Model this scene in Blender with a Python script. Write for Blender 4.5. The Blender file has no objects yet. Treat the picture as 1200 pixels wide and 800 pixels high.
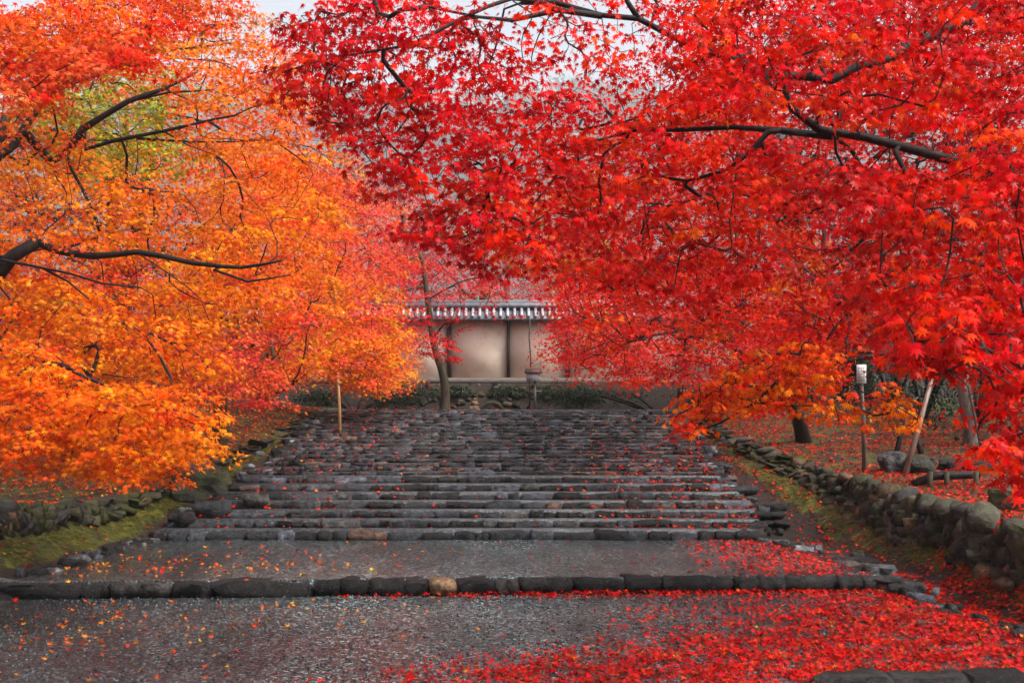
import bpy, math, random
import numpy as np
from mathutils import Vector
random.seed(7)
rng = np.random.default_rng(11)
SC = bpy.context.scene
C = SC.collection
R = math.radians

# ------------------------------------------------------------------ camera
F = 1400.0; HZ = 476.0; ZC = 1.97
cam_d = bpy.data.cameras.new('camera'); cam = bpy.data.objects.new('camera', cam_d); C.objects.link(cam)
cam.location = (0, 0, ZC); cam.rotation_euler = (R(90), 0, 0)
cam_d.sensor_width = 36.0; cam_d.lens = F/1200*36.0; cam_d.shift_y = (HZ-400)/1200.0
cam_d.clip_start = 0.1; cam_d.clip_end = 2000
cam_d.dof.use_dof = True; cam_d.dof.focus_distance = 17.0; cam_d.dof.aperture_fstop = 6.3
SC.camera = cam
# ------------------------------------------------------------------ sky and sun (overcast, wet day)
SUN_EL, SUN_AZ = 50.0, 118.0       # azimuth clockwise from +Y
w = bpy.data.worlds.new('World'); SC.world = w; w.use_nodes = True
nt = w.node_tree; nt.nodes.clear()
sky = nt.nodes.new('ShaderNodeTexSky'); sky.sky_type = 'NISHITA'; sky.sun_disc = False
sky.sun_elevation = R(SUN_EL); sky.sun_rotation = R(SUN_AZ); sky.dust_density = 6.0; sky.air_density = 1.0; sky.ozone_density = 2.0
hs = nt.nodes.new('ShaderNodeHueSaturation'); hs.inputs['Saturation'].default_value = 0.35
bg = nt.nodes.new('ShaderNodeBackground'); bg.inputs[1].default_value = 0.125
out = nt.nodes.new('ShaderNodeOutputWorld')
nt.links.new(sky.outputs[0], hs.inputs['Color']); nt.links.new(hs.outputs[0], bg.inputs[0]); nt.links.new(bg.outputs[0], out.inputs[0])
sl = bpy.data.lights.new('sun', 'SUN'); sl.energy = 1.5; sl.angle = R(12); sl.color = (1, .96, .9)
so = bpy.data.objects.new('sun', sl); C.objects.link(so)
az = R(SUN_AZ); el = R(SUN_EL)
d = Vector((math.sin(az)*math.cos(el), math.cos(az)*math.cos(el), math.sin(el)))
so.rotation_euler = d.to_track_quat('Z', 'Y').to_euler(); so.location = (0, -5, 40)
SC.view_settings.view_transform = 'Standard'; SC.view_settings.look = 'None'
SC.view_settings.exposure = 1.3; SC.view_settings.gamma = 1.0
SC.cycles.max_bounces = 8; SC.cycles.diffuse_bounces = 4; SC.cycles.transmission_bounces = 5; SC.cycles.volume_bounces = 0

def P(px, py, D): return np.array([(px-600)/F*D, D, ZC-(py-HZ)/F*D])

# ------------------------------------------------------------------ materials
def mat(name):
    m = bpy.data.materials.new(name); m.use_nodes = True
    n = m.node_tree; n.nodes.clear()
    o = n.nodes.new('ShaderNodeOutputMaterial'); b = n.nodes.new('ShaderNodeBsdfPrincipled')
    n.links.new(b.outputs[0], o.inputs[0])
    return m, n, b
def N(n, t, **k):
    x = n.nodes.new(t)
    for a, v in k.items():
        if a in x.inputs: x.inputs[a].default_value = v
        else: setattr(x, a, v)
    return x
def ramp(n, stops, src):
    r = n.nodes.new('ShaderNodeValToRGB'); e = r.color_ramp.elements
    while len(e) < len(stops): e.new(0.5)
    for i, (p, c) in enumerate(stops): e[i].position = p; e[i].color = (*c, 1)
    n.links.new(src, r.inputs[0]); return r
def noise(n, scale, detail=4, rough=.6, vec=None):
    x = N(n, 'ShaderNodeTexNoise', Scale=scale, Detail=detail, Roughness=rough)
    if vec: n.links.new(vec, x.inputs['Vector'])
    return x
def bump(n, b, src, strength=.5, dist=.01):
    u = N(n, 'ShaderNodeBump', Strength=strength, Distance=dist)
    n.links.new(src, u.inputs['Height']); n.links.new(u.outputs[0], b.inputs['Normal']); return u
def mix(n, fac, a, b, mode='MIX'):
    x = n.nodes.new('ShaderNodeMix'); x.data_type = 'RGBA'; x.blend_type = mode
    for s, v in ((0, fac), (6, a), (7, b)):
        if isinstance(v, (int, float)): x.inputs[s].default_value = v
        elif isinstance(v, tuple): x.inputs[s].default_value = (*v, 1)
        else: n.links.new(v, x.inputs[s])
    return x.outputs[2]

def m_leaf(name, trans=.42, spec=.5, rough=.32):
    m, n, b = mat(name)
    a = N(n, 'ShaderNodeAttribute', attribute_name='col')
    n.links.new(a.outputs['Color'], b.inputs['Base Color'])
    b.inputs['Roughness'].default_value = rough; b.inputs['Specular IOR Level'].default_value = spec
    t = n.nodes.new('ShaderNodeBsdfTranslucent')
    n.links.new(a.outputs['Color'], t.inputs[0])
    s = n.nodes.new('ShaderNodeMixShader'); s.inputs[0].default_value = trans
    n.links.new(b.outputs[0], s.inputs[1]); n.links.new(t.outputs[0], s.inputs[2])
    n.links.new(s.outputs[0], n.nodes['Material Output'].inputs[0])
    return m
M = {}
M['leaf'] = m_leaf('maple_leaf', .38, .07, .32)
M['litter'] = m_leaf('fallen_leaf', .1, .07, .33)
M['green'] = m_leaf('evergreen_leaf', .2, .3, .5)
M['moss_blade'] = m_leaf('moss_blade', .25, .2, .6)

def m_bark(name, c1, c2, scale=14, spec=.4, moss=0):
    m, n, b = mat(name)
    tc = N(n, 'ShaderNodeTexCoord'); mp = N(n, 'ShaderNodeMapping'); mp.inputs['Scale'].default_value = (1, 1, .25)
    n.links.new(tc.outputs['Object'], mp.inputs[0])
    x = noise(n, scale, 8, .7, mp.outputs[0])
    col = ramp(n, [(.35, c1), (.68, c2)], x.outputs[0]).outputs[0]
    if moss:
        y = noise(n, 3, 4, .6, tc.outputs['Object']); r = ramp(n, [(.45, (0, 0, 0)), (.65, (.8, .8, .8))], y.outputs[0])
        col = mix(n, r.outputs[0], col, (.07, .075, .03))
    n.links.new(col, b.inputs['Base Color']); b.inputs['Roughness'].default_value = .6; b.inputs['Specular IOR Level'].default_value = spec*.5
    bump(n, b, x.outputs[0], .8, .02)
    return m
M['bark'] = m_bark('dark_wet_bark', (.006, .004, .004), (.028, .018, .015))
M['bark_grey'] = m_bark('grey_bark', (.06, .045, .04), (.17, .13, .11))
M['bark_moss'] = m_bark('mossy_bark', (.03, .022, .016), (.09, .065, .045), moss=1)
M['bark_pale'] = m_bark('pale_patchy_bark', (.05, .035, .03), (.32, .25, .2), scale=5)

def m_stone(name, stops, rough=.3, moss=.0, spec=.26, coat=0.0):
    m, n, b = mat(name)
    tc = N(n, 'ShaderNodeTexCoord'); oi = N(n, 'ShaderNodeObjectInfo')
    at = N(n, 'ShaderNodeAttribute', attribute_name='rnd')
    ge = N(n, 'ShaderNodeNewGeometry')
    ad = N(n, 'ShaderNodeMath', operation='ADD'); n.links.new(oi.outputs['Random'], ad.inputs[0]); n.links.new(at.outputs['Fac'], ad.inputs[1])
    fr = N(n, 'ShaderNodeMath', operation='FRACT'); n.links.new(ad.outputs[0], fr.inputs[0])
    base = ramp(n, stops, fr.outputs[0])
    x = noise(n, 11, 10, .75, ge.outputs['Position'])
    dk = ramp(n, [(.36, (.22, .22, .22)), (.5, (.9, .9, .9)), (.66, (2.6, 2.6, 2.7))], x.outputs[0])
    col = mix(n, 1.0, base.outputs[0], dk.outputs[0], 'MULTIPLY')
    y = noise(n, 45, 5, .7, ge.outputs['Position'])
    lich = ramp(n, [(.6, (0, 0, 0)), (.68, (.55, .55, .55))], y.outputs[0])
    col = mix(n, lich.outputs[0], col, (.15, .155, .16))
    if moss:
        z = noise(n, 2.3, 5, .65, ge.outputs['Position'])
        mr = ramp(n, [(.56-moss*.15, (0, 0, 0)), (.66, (1, 1, 1))], z.outputs[0])
        col = mix(n, mr.outputs[0], col, (.055, .06, .014))
    n.links.new(col, b.inputs['Base Color'])
    rr = ramp(n, [(.35, (rough*.6,)*3), (.7, (min(1, rough*1.9),)*3)], x.outputs[0])
    n.links.new(rr.outputs[0], b.inputs['Roughness']); b.inputs['Specular IOR Level'].default_value = spec
    b.inputs['Coat Weight'].default_value = coat; b.inputs['Coat Roughness'].default_value = .24
    h = mix(n, .5, x.outputs[0], y.outputs[0])
    u_ = bump(n, b, h, 1.0, .05); n.links.new(u_.outputs[0], b.inputs['Coat Normal'])
    return m
M['step_stone'] = m_stone('wet_step_stone', [(0, (.005, .0045, .004)), (.35, (.014, .013, .012)), (.55, (.022, .024, .027)), (.76, (.05, .056, .066)), (.82, (.09, .1, .12)), (.86, (.01, .008, .007)), (.94, (.075, .075, .07)), (.98, (.12, .06, .035))], .34, 0, .2, .22)
M['wall_stone'] = m_stone('mossy_wall_stone', [(0, (.018, .014, .009)), (.3, (.045, .036, .025)), (.6, (.03, .029, .028)), (.82, (.1, .088, .068)), (.93, (.15, .08, .045))], .4, .8)
M['pebble'] = m_stone('pebble', [(0, (.03, .032, .035)), (.5, (.09, .095, .1)), (1, (.25, .26, .26))], .3)
M['kerb_stone'] = m_stone('kerb_stone', [(0, (.008, .007, .007)), (.6, (.016, .015, .014)), (.9, (.03, .028, .026)), (1, (.05, .045, .04))], .5, 0, .2, .06)
M['ochre_stone'] = m_stone('ochre_stone', [(0, (.2, .12, .065)), (1, (.24, .16, .09))], .4)

m, n, b = mat('wet_gravel'); M['gravel'] = m
ge = N(n, 'ShaderNodeNewGeometry')
vo = N(n, 'ShaderNodeTexVoronoi', Scale=40.0); n.links.new(ge.outputs['Position'], vo.inputs['Vector'])
sep = N(n, 'ShaderNodeSeparateColor'); n.links.new(vo.outputs['Color'], sep.inputs[0])
cr = ramp(n, [(0, (.006, .007, .008)), (.4, (.026, .029, .031)), (.7, (.085, .094, .098)), (.9, (.22, .235, .24)), (1, (.5, .51, .52))], sep.outputs[0])
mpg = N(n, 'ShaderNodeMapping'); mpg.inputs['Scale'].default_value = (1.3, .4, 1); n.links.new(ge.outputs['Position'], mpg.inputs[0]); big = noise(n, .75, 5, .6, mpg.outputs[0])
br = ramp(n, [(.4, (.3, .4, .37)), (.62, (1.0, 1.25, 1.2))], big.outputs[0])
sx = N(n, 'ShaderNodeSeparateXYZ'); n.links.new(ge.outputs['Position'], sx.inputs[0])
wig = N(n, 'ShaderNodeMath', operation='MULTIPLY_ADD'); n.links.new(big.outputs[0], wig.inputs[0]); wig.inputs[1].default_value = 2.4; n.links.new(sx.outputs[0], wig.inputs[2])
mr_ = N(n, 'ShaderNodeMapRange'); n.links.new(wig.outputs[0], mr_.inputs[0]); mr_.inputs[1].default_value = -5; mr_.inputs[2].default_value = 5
sheen_and_shade = ramp(n, [(.22, (.4, .4, .4)), (.5, (1.5, 1.5, 1.55)), (.62, (1.6, 1.6, 1.65)), (.8, (.75, .75, .75))], mr_.outputs[0])   # wet sheen on the packed middle and tree shade at left, painted as colour
col = mix(n, 1.0, mix(n, 1.0, cr.outputs[0], br.outputs[0], 'MULTIPLY'), sheen_and_shade.outputs[0], 'MULTIPLY'); n.links.new(col, b.inputs['Base Color'])
rr = ramp(n, [(.4, (.5, .5, .5)), (.6, (.16, .16, .16))], big.outputs[0]); n.links.new(rr.outputs[0], b.inputs['Roughness'])
b.inputs['Specular IOR Level'].default_value = .36
b.inputs['Coat Weight'].default_value = .5; b.inputs['Coat Roughness'].default_value = .16
bump(n, b, vo.outputs['Distance'], 1.0, .03).invert = True

m, n, b = mat('wet_trodden_tread'); M['tread'] = m
ge = N(n, 'ShaderNodeNewGeometry'); x = noise(n, 22, 10, .8, ge.outputs['Position']); y = noise(n, 2, 3, .6, ge.outputs['Position'])
c1 = ramp(n, [(.36, (.012, .013, .014)), (.5, (.06, .066, .07)), (.64, (.25, .265, .28))], x.outputs[0])
c2 = ramp(n, [(.35, (.6, .6, .6)), (.65, (1.1, 1.1, 1.1))], y.outputs[0])
n.links.new(mix(n, 1.0, c1.outputs[0], c2.outputs[0], 'MULTIPLY'), b.inputs['Base Color']); b.inputs['Roughness'].default_value = .3
bump(n, b, x.outputs[0], .8, .02)
m, n, b = mat('ground_soil_and_moss'); M['ground'] = m
ge = N(n, 'ShaderNodeNewGeometry'); at = N(n, 'ShaderNodeAttribute', attribute_name='moss')
x = noise(n, 3.1, 8, .7, ge.outputs['Position']); y = noise(n, 12, 12, .8, ge.outputs['Position'])
soil = ramp(n, [(.3, (.012, .008, .006)), (.7, (.045, .03, .02))], y.outputs[0])
mo = ramp(n, [(.36, (.014, .016, .005)), (.5, (.06, .065, .012)), (.64, (.17, .17, .022))], y.outputs[0])
ad = N(n, 'ShaderNodeMath', operation='ADD'); n.links.new(x.outputs[0], ad.inputs[0]); n.links.new(at.outputs['Fac'], ad.inputs[1])
mk = ramp(n, [(.82, (0, 0, 0)), (1.0, (1, 1, 1))], ad.outputs[0])
n.links.new(mix(n, mk.outputs[0], soil.outputs[0], mo.outputs[0]), b.inputs['Base Color'])
b.inputs['Roughness'].default_value = .7; b.inputs['Specular IOR Level'].default_value = .25
bump(n, b, y.outputs[0], 1.0, .04)

def m_plain(name, c1, c2, scale=6, rough=.6, stretch=(1, 1, 1), bs=.3, spec=.4):
    m, n, b = mat(name); tc = N(n, 'ShaderNodeTexCoord'); mp = N(n, 'ShaderNodeMapping'); mp.inputs['Scale'].default_value = stretch
    n.links.new(tc.outputs['Object'], mp.inputs[0]); x = noise(n, scale, 7, .65, mp.outputs[0])
    r = ramp(n, [(.3, c1), (.7, c2)], x.outputs[0]); n.links.new(r.outputs[0], b.inputs['Base Color'])
    b.inputs['Roughness'].default_value = rough; b.inputs['Specular IOR Level'].default_value = spec
    bump(n, b, x.outputs[0], bs, .01); return m
M['wood_dark'] = m_plain('dark_timber', (.03, .018, .013), (.08, .05, .038), 9, .6, (4, 4, .5))
M['wood_grey'] = m_plain('weathered_timber', (.09, .075, .065), (.2, .17, .15), 9, .7, (.5, 4, 4))
M['wood_box'] = m_plain('silver_grey_board', (.28, .28, .28), (.5, .5, .5), 9, .6, (4, 4, .5))
M['bamboo'] = m_plain('pale_bamboo', (.34, .17, .06), (.55, .32, .14), 6, .4, (1, 1, 5))
M['stake'] = m_plain('stripped_log', (.09, .035, .025), (.26, .18, .14), 7, .5, (3, 3, .5))
M['paper'] = m_plain('label_board', (.5, .5, .5), (.66, .66, .65), 3, .6)
M['ink'] = m_plain('black_lettering', (.02, .02, .02), (.03, .03, .03), 3, .6)
M['white_paint'] = m_plain('white_lettering', (.7, .7, .7), (.8, .8, .8), 3, .6)
M['tile'] = m_plain('grey_glazed_tile', (.07, .075, .085), (.17, .18, .2), 7, .28, bs=.2, spec=.6)
M['tile_highlight'] = m_plain('tile_painted_highlight', (.26, .27, .3), (.46, .48, .51), 9, .3, bs=.2, spec=.6)  # wet highlights of the round cover tiles, painted in as a paler grey
m, n, b = mat('cream_plaster'); M['plaster'] = m
tc = N(n, 'ShaderNodeTexCoord'); x = noise(n, .9, 6, .6, tc.outputs['Object']); y = noise(n, 2.2, 8, .75, tc.outputs['Object'])
c1 = ramp(n, [(.3, (.88, .7, .54)), (.7, (.94, .82, .69))], x.outputs[0])
st = ramp(n, [(.52, (0, 0, 0)), (.75, (.75, .75, .75))], y.outputs[0])
n.links.new(mix(n, st.outputs[0], c1.outputs[0], (.6, .38, .26)), b.inputs['Base Color']); b.inputs['Roughness'].default_value = .9
bump(n, b, y.outputs[0], .2, .01)
M['far_wood'] = m_leaf('far_wood_leaf', .1, .1, .8)

# ------------------------------------------------------------------ object helpers
def link(name, me, m=None, parent=None):
    o = bpy.data.objects.new(name, me); C.objects.link(o)
    if m is not None and me is not None and not me.materials: me.materials.append(m)
    if parent: o.parent = parent
    return o
def tag(o, label=None, cat=None, group=None, kind=None):
    if label: o['label'] = label
    if cat: o['category'] = cat
    if group: o['group'] = group
    if kind: o['kind'] = kind
    return o
def empty(name, loc=(0, 0, 0)):
    o = bpy.data.objects.new(name, None); C.objects.link(o); o.location = loc; o.empty_display_size = .2; return o
def mesh_np(name, V, idx, sizes, smooth=False, col=None, attr=None):
    """V (n,3); idx flat loop vertex indices; sizes = face sizes"""
    me = bpy.data.meshes.new(name); V = np.ascontiguousarray(V, np.float32)
    idx = np.ascontiguousarray(idx, np.int32); sizes = np.ascontiguousarray(sizes, np.int32)
    me.vertices.add(len(V)); me.vertices.foreach_set('co', V.ravel())
    me.loops.add(len(idx)); me.loops.foreach_set('vertex_index', idx)
    me.polygons.add(len(sizes)); st = np.zeros(len(sizes), np.int32); st[1:] = np.cumsum(sizes)[:-1]
    me.polygons.foreach_set('loop_start', st)
    me.polygons.foreach_set('loop_total', sizes)
    if smooth: me.polygons.foreach_set('use_smooth', np.ones(len(sizes), bool))
    if col is not None:
        a = me.attributes.new('col', 'FLOAT_COLOR', 'POINT'); c4 = np.ones((len(V), 4), np.float32); c4[:, :3] = col; a.data.foreach_set('color', c4.ravel())
    if attr:
        a = me.attributes.new(attr[0], 'FLOAT', 'POINT'); a.data.foreach_set('value', np.ascontiguousarray(attr[1], np.float32))
    me.update(calc_edges=True); me.validate()
    return me
class MB:
    """collects boxes and tubes into one mesh"""
    def __init__(s): s.V = []; s.I = []; s.S = []; s.n = 0
    def add(s, V, faces):
        s.V.append(np.array(V, float))
        for f in faces: s.I.extend([k+s.n for k in f]); s.S.append(len(f))
        s.n += len(V)
    def box(s, c, d, rz=0):
        x, y, z = d[0]/2, d[1]/2, d[2]/2; co, si = math.cos(rz), math.sin(rz); V = []
        for k in range(8):
            a, b_, e = (x if k & 1 else -x), (y if k & 2 else -y), (z if k & 4 else -z)
            V.append((c[0]+a*co-b_*si, c[1]+a*si+b_*co, c[2]+e))
        s.add(V, [(0, 2, 3, 1), (4, 5, 7, 6), (0, 1, 5, 4), (2, 6, 7, 3), (0, 4, 6, 2), (1, 3, 7, 5)])
    def tube(s, pts, rad, k=8, cap=True):
        pts = np.array(pts, float); n = len(pts)
        if np.isscalar(rad): rad = [rad]*n
        T = np.gradient(pts, axis=0); T /= np.linalg.norm(T, axis=1)[:, None]+1e-9
        u = np.cross(T[0], [0.3, .1, 1]);
        if np.linalg.norm(u) < .1: u = np.cross(T[0], [1, 0, 0])
        V = []
        for i in range(n):
            u = u-T[i]*np.dot(u, T[i]); u /= np.linalg.norm(u)+1e-9; v = np.cross(T[i], u)
            for j in range(k):
                a = 2*math.pi*j/k; V.append(pts[i]+rad[i]*(math.cos(a)*u+math.sin(a)*v))
        Fc = []
        for i in range(n-1):
            for j in range(k): Fc.append((i*k+j, i*k+(j+1) % k, (i+1)*k+(j+1) % k, (i+1)*k+j))
        if cap: Fc.append(tuple(range(k-1, -1, -1))); Fc.append(tuple((n-1)*k+j for j in range(k)))
        s.add(V, Fc)
    def mesh(s, name, smooth=False): return mesh_np(name, np.concatenate(s.V), s.I, s.S, smooth)
    def build(s, name, m, parent=None, smooth=False): return link(name, s.mesh(name, smooth), m, parent)

# ------------------------------------------------------------------ the lie of the land
def T(pts):
    a = np.array(pts, float); return lambda y: np.interp(y, a[:, 0], a[:, 1])
N_STEP = 25
sy, sz = [], []          # front line and top height of every step
y0, z0 = 16.3, .15
for i in range(N_STEP):
    h = .13 if i == 0 else (.1 if i < 7 else .0545)
    t = .38 if i < 7 else .335
    z0 += h; sy.append(y0); sz.append(z0); y0 += t
STAIR_END = y0; ZT = z0
edgeL = T([(0, -6.2), (8, -5.8), (12.3, -5.25), (14, -5.0), (16.3, -4.85), (17.4, -4.55), (18.2, -4.3), (19, -4.05), (22, -3.9), (25, -3.6), (30, -3.6)])
edgeR = T([(0, 5.2), (8, 4.8), (10.4, 4.4), (13, 3.85), (14.2, 3.85), (16.3, 3.45), (17.4, 3.5), (18.2, 3.3), (19, 3.2), (22, 3.33), (25, 3.35), (30, 3.4)])
footL = T([(0, -7), (8, -6.3), (12.8, -5.55), (14.2, -5.25), (16, -5.1), (17.4, -4.85), (19, -4.3), (22, -4.1), (25, -3.85), (30, -3.9)])
footR = T([(0, 5.9), (8, 5.2), (10.8, 4.75), (14, 4.4), (17, 4.15), (18, 3.9), (19.5, 3.6), (22, 3.55), (25, 3.6), (30, 3.7)])
topL = T([(0, -8), (8, -7), (12, -6.3), (14, -6.05), (16.6, -5.7), (18.4, -5.1), (20, -4.75), (22, -4.45), (25, -4.1), (30, -4.2)])
topR = T([(0, 6.4), (8, 5.7), (12, 5.2), (13, 5.05), (14.5, 5.0), (16.5, 5.07), (18.5, 4.72), (20, 4.3), (22, 3.95), (25, 3.9), (30, 4.0)])
tzL = T([(0, .7), (12, .76), (14, .76), (16.6, .62), (18.4, .84), (20, 1.1), (22, 1.35), (25, 1.9), (32, 1.95)])
tzR = T([(0, .6), (12, .65), (13, .77), (14.5, .77), (16.5, .86), (18.5, 1.0), (20, 1.2), (22, 1.45), (25, 1.93), (32, 1.95)])
kerbY = lambda x: 12.6+.06*x
def ramp_z(y): return np.interp(y, [12, 13, 16.3, 16.6, 19, STAIR_END], [0, .15, .15, .25, .88, ZT])
def path_z(x, y):
    x = np.asarray(x, float); y = np.asarray(y, float)
    z = np.where(y < kerbY(x), 0.0, .15)
    for a, b_ in zip(sy, sz): z = np.where(y >= a, b_, z)
    return z
def hsh(x, y, s=1.0):
    return (np.sin(x*1.7*s+2.1*np.sin(y*.9*s))+np.sin(y*2.3*s+1.3*np.sin(x*1.1*s+2)))*.5
def ground_z(x, y):
    x = np.asarray(x, float); y = np.asarray(y, float)
    rz = ramp_z(y)
    z = rz-.2
    for sgn, ed, ft, tp, tz in ((-1, edgeL, footL, topL, tzL), (1, edgeR, footR, topR, tzR)):
        xs = x*sgn; e, f, t_ = ed(y)*sgn, ft(y)*sgn, tp(y)*sgn; zt = tz(y)
        gz = rz-.05
        z = np.where(xs > e-.03, np.minimum(gz, gz), z)
        u = np.clip((xs-f)/np.maximum(t_-f, .05), 0, 1)
        prof = np.where(u < .72, u/.72*.5, .5+(u-.72)/.28*.5)
        z = np.where(xs > f, gz+(zt-gz)*prof+.03*hsh(x, y, 3)*np.sin(np.pi*u), z)
        dd = np.clip(xs-t_, 0, 32)
        lawn = zt+.035*dd+.03*hsh(x, y, 1.3)*np.minimum(dd, 1)+np.maximum(dd-9, 0)**1.15*.22
        z = np.where(xs > t_, lawn, z)
    # landing and bank under the plaster wall, then the hill far behind
    zl = ZT-.03+.0*x
    z = np.where((y > STAIR_END-.1) & (x > edgeL(y)) & (x < edgeR(y)), zl, z)
    bank = np.clip((y-30.2)/.9, 0, 1); zb = 1.86+.68*bank**.7+.04*hsh(x, y, 4)*bank
    z = np.where(y > 30.2, np.maximum(z, zb), z)
    ridge = 272+22*np.sin(x*.005+2.2)+9*np.sin(x*.016)
    q = np.clip((y-560)/640, 0, 1); q = q*q*(3-2*q)
    z = z+np.where(y > 48, q*ridge*(1-.0*q), 0)
    return z

# ------------------------------------------------------------------ ground sheet
xs = np.concatenate([-np.geomspace(800, 30, 30), np.linspace(-28, -9, 39), np.arange(-8.8, 8.81, .14), np.linspace(9, 28, 39), np.geomspace(30, 800, 30)])
ys = np.concatenate([np.linspace(-30, 6, 19), np.arange(6.5, 32.0, .13), np.linspace(32.3, 60, 50), np.linspace(64, 1400, 100)])
X, Y = np.meshgrid(xs, ys); Z = ground_z(X, Y)
nx, ny = len(xs), len(ys)
V = np.stack([X.ravel(), Y.ravel(), Z.ravel()], 1)
i = np.arange(ny-1)[:, None]*nx+np.arange(nx-1)[None]; i = i.ravel()
idx = np.stack([i, i+1, i+nx+1, i+nx], 1).ravel()
moss = np.zeros(len(V))
for sgn, ft, tp in ((-1, footL, topL), (1, footR, topR)):
    xx = V[:, 0]*sgn; f = ft(V[:, 1])*sgn; t_ = tp(V[:, 1])*sgn
    moss = np.where((xx > f+.12) & (xx < t_+.1), .48, moss)
    moss = np.where(xx >= t_+.1, .4, moss)
moss = np.where(V[:, 1] > 29, .22, moss)
tag(link('ground', mesh_np('ground', V, idx, np.full(len(idx)//4, 4), True, attr=('moss', moss)), M['ground']), kind='structure')

# gravel path: lower sheet and terrace, each running to the stone edges
def strip(name, ya, yb, zf, dy=.12):
    yy = np.arange(ya, yb+1e-6, dy) if yb-ya > dy else np.array([ya, yb]); u = np.linspace(0, 1, 60)
    VV = []
    for a in yy:
        l, r = edgeL(a)-.05, edgeR(a)+.05
        xx = l+(r-l)*u; VV.append(np.stack([xx, np.full(60, a), np.full(60, 0.)], 1))
    VV = np.array(VV)
    if zf == 'low':      # front edge of the terrace is oblique
        k = (yy-ya)/(yb-ya); 
        for q in range(len(yy)): VV[q, :, 1] = ya+(kerbY(VV[q, :, 0])-ya)*k[q]
        VV[..., 2] = 0+.006*hsh(VV[..., 0], VV[..., 1], 1.7)
    else:
        k = (yy-ya)/(yb-ya)
        for q in range(len(yy)): VV[q, :, 1] = kerbY(VV[q, :, 0])+.1+(yb-kerbY(VV[q, :, 0])-.1)*k[q]
        VV[..., 2] = .15+.006*hsh(VV[..., 0], VV[..., 1], 1.7)
        VV = np.concatenate([VV[:1]-np.array([0, 0, .3]), VV]); yy = np.append(yy, 0)     # the bank of gravel goes down behind the kerb
    n_ = len(yy); i = (np.arange(n_-1)[:, None]*60+np.arange(59)[None]).ravel()
    idx = np.stack([i, i+1, i+61, i+60], 1).ravel()
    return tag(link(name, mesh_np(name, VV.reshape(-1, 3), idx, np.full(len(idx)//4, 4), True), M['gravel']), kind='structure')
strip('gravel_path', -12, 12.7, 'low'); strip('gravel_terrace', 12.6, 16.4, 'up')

# ------------------------------------------------------------------ stones
def stone_template(seed, block=False):
    r = np.random.default_rng(seed); V = []; key = {}
    for a in (-1, 0, 1):
        for b_ in (-1, 0, 1):
            for c_ in (-1, 0, 1):
                if a == b_ == c_ == 0: continue
                p = np.array([a, b_, c_], float); key[(a, b_, c_)] = len(V)
                k = abs(a)+abs(b_)+abs(c_); p = p*{1: 1.0, 2: .98, 3: .9}[k]
                if block:      # split, flat-topped slab with chipped corners
                    p = np.array([a, b_, c_])*{1: 1.0, 2: 1.0, 3: r.uniform(.8, 1.0)}[k]
                    V.append(p+r.uniform(-1, 1, 3)*np.array([.13, .2, .12 if c_ > 0 else .2])); continue
                V.append(p+r.uniform(-.26, .26, 3)*np.array([1, 1, .6]))
    V = np.array(V); Fc = []
    for ax in range(3):
        for s in (-1, 1):
            for u in (-1, 0):
                for v in (-1, 0):
                    q = []
                    for du, dv in ((0, 0), (1, 0), (1, 1), (0, 1)):
                        t_ = [0, 0, 0]; t_[ax] = s; t_[(ax+1) % 3] = u+du; t_[(ax+2) % 3] = v+dv; q.append(key[tuple(t_)])
                    Fc.append(q if s > 0 else q[::-1])
    return V*.5, np.array(Fc)
def block_template(seed, nx=4, ny=2, nz=2, flat=False):
    """split slab: grid box, wavy top and front edge, chipped corners"""
    r = np.random.default_rng(seed); V = []; key = {}
    wave = r.uniform(-.34, .14, nx+1); wf = r.uniform(-.2, .26, nx+1)
    for i in range(nx+1):
        for j in range(ny+1):
            for k in range(nz+1):
                if 0 < i < nx and 0 < j < ny and 0 < k < nz: continue
                p = np.array([i/nx*2-1, j/ny*2-1, k/nz*2-1]); e = (i in (0, nx))+(j in (0, ny))+(k in (0, nz))
                if e == 3: p *= r.uniform(.68, .98)
                p[0] += r.uniform(-.12, .12); p[1] += (wf[i] if j == 0 else 0)+r.uniform(-.12, .12)
                p[2] += (wave[i] if k == nz else 0)+r.uniform(-.12, .12)
                if j == 0 and k == 1: p[1] -= r.uniform(-.15, .3)
                if flat:      # level tread top, nearly plane riser face
                    p = np.array([i/nx*2-1+r.uniform(-.12, .12), (j/ny*2-1)+(r.uniform(-.34, .2) if j == 0 else 0), (k/nz*2-1)+(r.uniform(-.22, .06)+.5*min(wave[i], .05) if k == nz else r.uniform(-.25, .25))])
                    if e == 3: p[0] *= r.uniform(.7, .97); p[2] *= r.uniform(.6, .97)
                key[(i, j, k)] = len(V); V.append(p)
    Fc = []
    def q(a, b_, c_, d_): Fc.append([key[a], key[b_], key[c_], key[d_]])
    for i in range(nx):
        for j in range(ny): q((i, j, nz), (i+1, j, nz), (i+1, j+1, nz), (i, j+1, nz)); q((i, j, 0), (i, j+1, 0), (i+1, j+1, 0), (i+1, j, 0))
        for k in range(nz): q((i, 0, k), (i+1, 0, k), (i+1, 0, k+1), (i, 0, k+1)); q((i, ny, k), (i, ny, k+1), (i+1, ny, k+1), (i+1, ny, k))
    for j in range(ny):
        for k in range(nz): q((0, j, k), (0, j, k+1), (0, j+1, k+1), (0, j+1, k)); q((nx, j, k), (nx, j+1, k), (nx, j+1, k+1), (nx, j, k+1))
    return np.array(V)*.5, np.array(Fc)
STT = [stone_template(100+k) for k in range(14)]
BLK = [block_template(300+k) for k in range(20)]; BLF = [block_template(500+k, flat=True) for k in range(24)]; BLS = [block_template(400+k, 2, 2, 2) for k in range(12)]
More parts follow.
